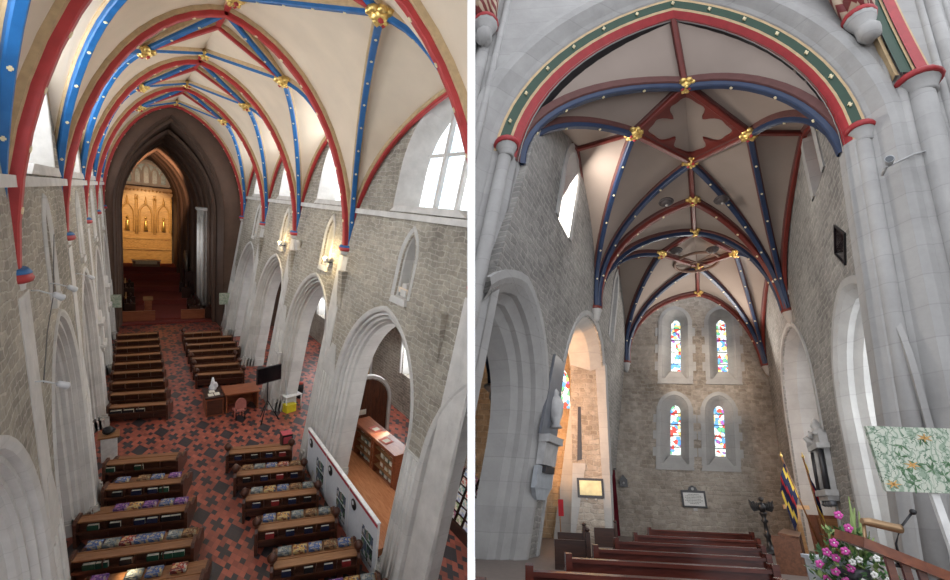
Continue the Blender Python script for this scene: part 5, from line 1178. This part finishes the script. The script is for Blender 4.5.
# sloping reading desk in front
t = thing('reading_desk', 'wooden reading desk with sloping top and slats in the right foreground', 'desk', (5.8, -12.7, 0), 0, None, R_)
MAH = wood('mahogany', (.10, .028, .014), (.22, .07, .03), .3)
p0 = Vector((-.34, -.27, 1.27)); p1 = Vector((.42, .24, .98)); dx = (p1 - p0)
b = MB(); b.obox((p0 + p1) / 2, dx / 2, Vector((-.06, .10, .02)), (.012, .01, .03)); b.build('sloping_rail', MAH, t)
for k in (.30, .43, .56, .74, .9):
    p = p0 + dx * k; b = MB(); b.box(p.x - .022, p.x + .022, p.y - .02, p.y + .03, 0, p.z - .02); b.build('slat', MAH, t)
b = MB(); b.obox((p0 + dx * .6) - Vector((0, 0, .95)), dx * .4, Vector((-.06, .10, .02)), (0, 0, .05)); b.build('base', MAH, t)
t = thing('reading_lamp', 'brass tube reading lamp lying above the desk top', 'lamp', (5.72, -12.77, 1.34), 0, None, R_)
BRASS = flat('old_brass', (.34, .22, .12), .35, metal=.6)
b = MB(); b.tube([(-.13, -.08, .04), (-.08, -.05, .035), (.10, .06, .0), (.115, .07, 0)], [.02, .03, .03, .034], 12); b.build('tube_shade', BRASS, t)
b = MB(); b.tube([(-.12, -.06, .02), (-.14, -.09, -.06), (-.15, -.1, -.11)], .012, 8); b.lathe((-.15, -.1, -.12), [(.04, 0), (.03, .02)], 10); b.build('swan_neck', BRASS, t)
t = thing('microphone', 'black gooseneck microphone rising right of the brass lamp', 'microphone', (5.78, -12.69, 1.12), 0, None, R_)
b = MB(); b.tube([(0, 0, 0), (.01, 0, .12), (.06, 0, .22), (.15, -.005, .32)], .008, 8); b.build('gooseneck', BLACK, t); b = MB(); b.blob((.165, -.006, .335), .022, 0, 2, .02); b.build('foam_head', BLACK, t)
b = MB(); b.lathe((0, 0, -.03), [(.05, 0), (.02, .03)], 10); b.build('base', BLACK, t)
t = thing('pedestal', 'pale blue-white pedestal box under the flower arrangement', 'pedestal', (5.6, -11.5, 0), .2, None, R_)
b = MB(); b.box(-.2, .2, -.16, .16, 0, 1.02); b.build('body', flat('pedestal_white', (.55, .60, .64), .6), t); b = MB(); b.box(-.22, .22, -.18, .18, 1.02, 1.05); b.build('top', flat('pedestal_white', (.55, .60, .64), .6), t)
t = thing('flower_arrangement', 'tall arrangement of pink blossoms, white flowers and green leaves', 'flowers', (5.66, -11.78, .95), 0, None, R_)
random.seed(11)
LEAF = flat('leaf_green', (.05, .13, .035), .6, var=.4); LEAF2 = flat('leaf_pale', (.22, .30, .10), .6)
PINKF = flat('petal_pink', (.60, .08, .36), .6, var=.25, scale=30); WHF = flat('petal_white', (.78, .78, .74), .6)
b = MB(); b.lathe((0, 0, -.12), [(.08, 0), (.12, .08), (.13, .16)], 12); b.build('bowl', DARKM, t)
b = MB()
for k in range(750):
    a = random.uniform(0, 2 * PI); h = random.uniform(-.28, .34); r = (.34 - max(0, h) * .6) * math.sqrt(random.random()) 
    c = Vector((r * math.cos(a) , r * .8 * math.sin(a), h - .02)); d = Vector((random.uniform(-1, 1), random.uniform(-1, 1), random.uniform(-.2, 1))).normalized(); L = random.uniform(.05, .11)
    n_ = d.cross(Vector((0, 0, 1))).normalized() * L * .22
    vs = [b.v(c), b.v(c + d * L * .5 + n_), b.v(c + d * L), b.v(c + d * L * .5 - n_)]; b.face(vs, 0 if k % 4 else 1)
o = b.build('foliage', [LEAF, LEAF2], t); o['kind'] = 'stuff'
for (x, y, h) in ((.12, 0, .62), (.17, .02, .50), (.09, 0, .45), (.2, 0, .34)):
    b = MB(); b.tube([(x * .3, y, 0), (x * .8, y, h * .6), (x, y, h)], [.008, .018, .004], 6); b.tube([(x * .6, y, h * .45), (x + .02, y, h * .85)], [.02, .006], 6); b.build('tall_bud_stem', LEAF2, t)
for k in range(16):
    x, z = ((-.16, .02), (-.12, .12), (-.05, .18), (0, .28), (-.22, -.05), (-.1, -.05), (-.18, .16), (-.04, .05), (-.25, .06), (.02, .36), (-.3, -.12), (-.2, -.16), (-.06, -.18), (-.28, -.2), (-.02, .46), (-.12, .24))[k]
    b = MB(); c = Vector((x, -.16 + random.uniform(-.04, .04), z))
    for q in range(5): a = q * 2 * PI / 5; b.blob(c + Vector((math.cos(a) * .02, 0, math.sin(a) * .02)), .019, 0, 1, .2, (1, .5, 1))
    b.blob(c + Vector((0, -.012, 0)), .008, 1, 1, .1); b.build('pink_blossom', [PINKF, WHF], t)
for k in range(9):
    x, z = ((.04, .12), (.1, .02), (.16, .14), (.2, -.02), (.02, -.04), (.12, -.12), (-.02, .1), (.22, .08), (.06, .22))[k]
    b = MB(); c = Vector((x, -.18 + random.uniform(-.04, .04), z)); 
    for q in range(5): a = q * 2 * PI / 5 + .4; b.blob(c + Vector((math.cos(a) * .016, 0, math.sin(a) * .016)), .014, 0, 1, .2, (1, .5, 1))
    b.build('white_blossom', WHF, t)

# ================================================================== light
w = bpy.data.worlds.new('world'); S.world = w; w.use_nodes = True
bg = w.node_tree.nodes['Background']; bg.inputs[0].default_value = (.90, .93, 1.0, 1); bg.inputs[1].default_value = 2.1
def area(name, loc, target, size, power, col=(1, 1, 1), room=NAVE, sy=None):
    l = bpy.data.lights.new(name, 'AREA'); l.shape = 'RECTANGLE'; l.size = size; l.size_y = sy or size; l.energy = power; l.color = col
    o = bpy.data.objects.new(name, l); COL.objects.link(o)
    d = (Vector(target) - Vector(loc)).normalized(); q = d.to_track_quat('-Z', 'Y').to_matrix().to_4x4(); q.translation = Vector(loc); o.matrix_world = room @ q; return o
def spotl(name, loc, target, power, angle, col=(1, 1, 1), room=NAVE, blend=.4, r=.1):
    l = bpy.data.lights.new(name, 'SPOT'); l.energy = power; l.spot_size = angle; l.spot_blend = blend; l.color = col; l.shadow_soft_size = r
    o = bpy.data.objects.new(name, l); COL.objects.link(o)
    d = (Vector(target) - Vector(loc)).normalized(); q = d.to_track_quat('-Z', 'Y').to_matrix().to_4x4(); q.translation = Vector(loc); o.matrix_world = room @ q; return o
def point(name, loc, power, col=(1, 1, 1), room=NAVE, r=.2):
    l = bpy.data.lights.new(name, 'POINT'); l.energy = power; l.color = col; l.shadow_soft_size = r
    o = bpy.data.objects.new(name, l); COL.objects.link(o); o.location = room @ Vector(loc); return o
# daylight through the clerestory and aisle windows
for c in RC[2:]: area('clerestory_daylight', fR(c - .3, 15.3, .5), (0, c, 12), 4.2, 450, (.9, .95, 1), sy=3.4)
for c in LC: area('clerestory_daylight', fL(c - .3, 15.3, .5), (8, c, 12), 4.2, 500, (.9, .95, 1), sy=3.4)
for y in (11.0, 19.5, 28): area('aisle_daylight', (15.0, y, 4.8), (9, y, 0), 2.0, 260, (.95, .97, 1), sy=3.4)
for y in (0, 12, 24): area('aisle_daylight', (-6.9, y, 5), (0, y, 1), 2.0, 80, (.95, .97, 1), sy=3.4)
spotl('altar_lamp', (2.7, 50, 12), (2.7, 60.5, 8), 3300, .9, (1, .72, .38))
spotl('chancel_lamp', (3.2, 45, 14), (2.6, 57, 15), 2500, 1.6, (1, .6, .35))
point('chancel_side_fill', (5.0, 41, 8), 120, (.95, .97, 1), r=.5)  # added fill lamp brightening the pale chancel pier, no source of its own
point('wall_lamp_light', fR(19.3, 10.2, -.5), 120, (1, .7, .3), r=.08)
point('wall_lamp_light', Vector(fR(10.3, 10.3, -.5)), 220, (1, .75, .35), r=.08)
area('bookcase_light', (11.9, 6.3, 1.75), (11.3, 6.3, .5), .3, 25, (1, .85, .6), sy=3.6)
# sun through coloured glass, falling on the nearest left pier and pews
for p_, c_, a_ in (((-.1, 2.6, 3.2), (1, .62, .25), .07), ((-.1, 3.0, 2.4), (.6, 1, .45), .05), ((-.1, 3.2, 1.6), (1, .8, .35), .08), ((-.05, 3.6, 1.0), (1, .5, .3), .06), ((1.6, 2.2, .9), (1, .75, .3), .06), ((1.2, 3.6, .9), (1, .8, .5), .05)):
    spotl('coloured_sunlight', (6.0, .5, 10.5), p_, 26000, a_, c_, blend=1, r=.12)
# west end: window daylight, warm lamp and added fill lamps
area('west_window_daylight', (1.95, -5.2, 10.9), (8.6, .5, 6), 1.0, 330, (1, .93, .85), R_, 2.2)
area('west_window_daylight', (8.4, 3.2, 10.9), (4, 9, 8), .9, 200, (.95, .97, 1), R_, 2.2)
area('arch_fill', (8.9, -4.2, 3.4), (3.5, 4, 5), 3.5, 200, (.94, .97, 1), R_, 4.5)  # fill lamps added in the arch openings to lift the end wall
area('arch_fill', (9.0, 4.2, 4.2), (3.0, 6, 5), 4.0, 170, (.94, .97, 1), R_, 5)
area('arch_fill', (-.3, -1, 4.0), (5.5, 6, 7), 4.0, 150, (1, .93, .85), R_, 5)
spotl('sun_shaft', (3.0, -5.0, 10.6), (5.3, 10.3, 8.2), 9000, .36, (1, .80, .62), R_, .9, .05)
spotl('aisle_warm_lamp', (-1.6, -1.2, 5.2), (.9, 4.2, 6.0), 2000, 1.8, (1, .52, .24), R_)
point('south_aisle_fill', (-4, -2, 6), 250, (.95, .97, 1), R_, .8)  # unseen point lamps added in both aisles as fill
point('north_aisle_fill', (11.5, -3, 5), 260, (.93, .96, 1), R_, 1.0)
area('far_vault_fill', (6.8, 9.5, 9.2), (5, 2, 12.5), 1.6, 260, (1, .93, .85), R_, 1.6)  # unseen lamp added to brighten the far vault
S.view_settings.view_transform = 'Standard'; S.view_settings.look = 'None'; S.view_settings.gamma = 1; S.view_settings.exposure = 0
S.view_settings.use_curve_mapping = False
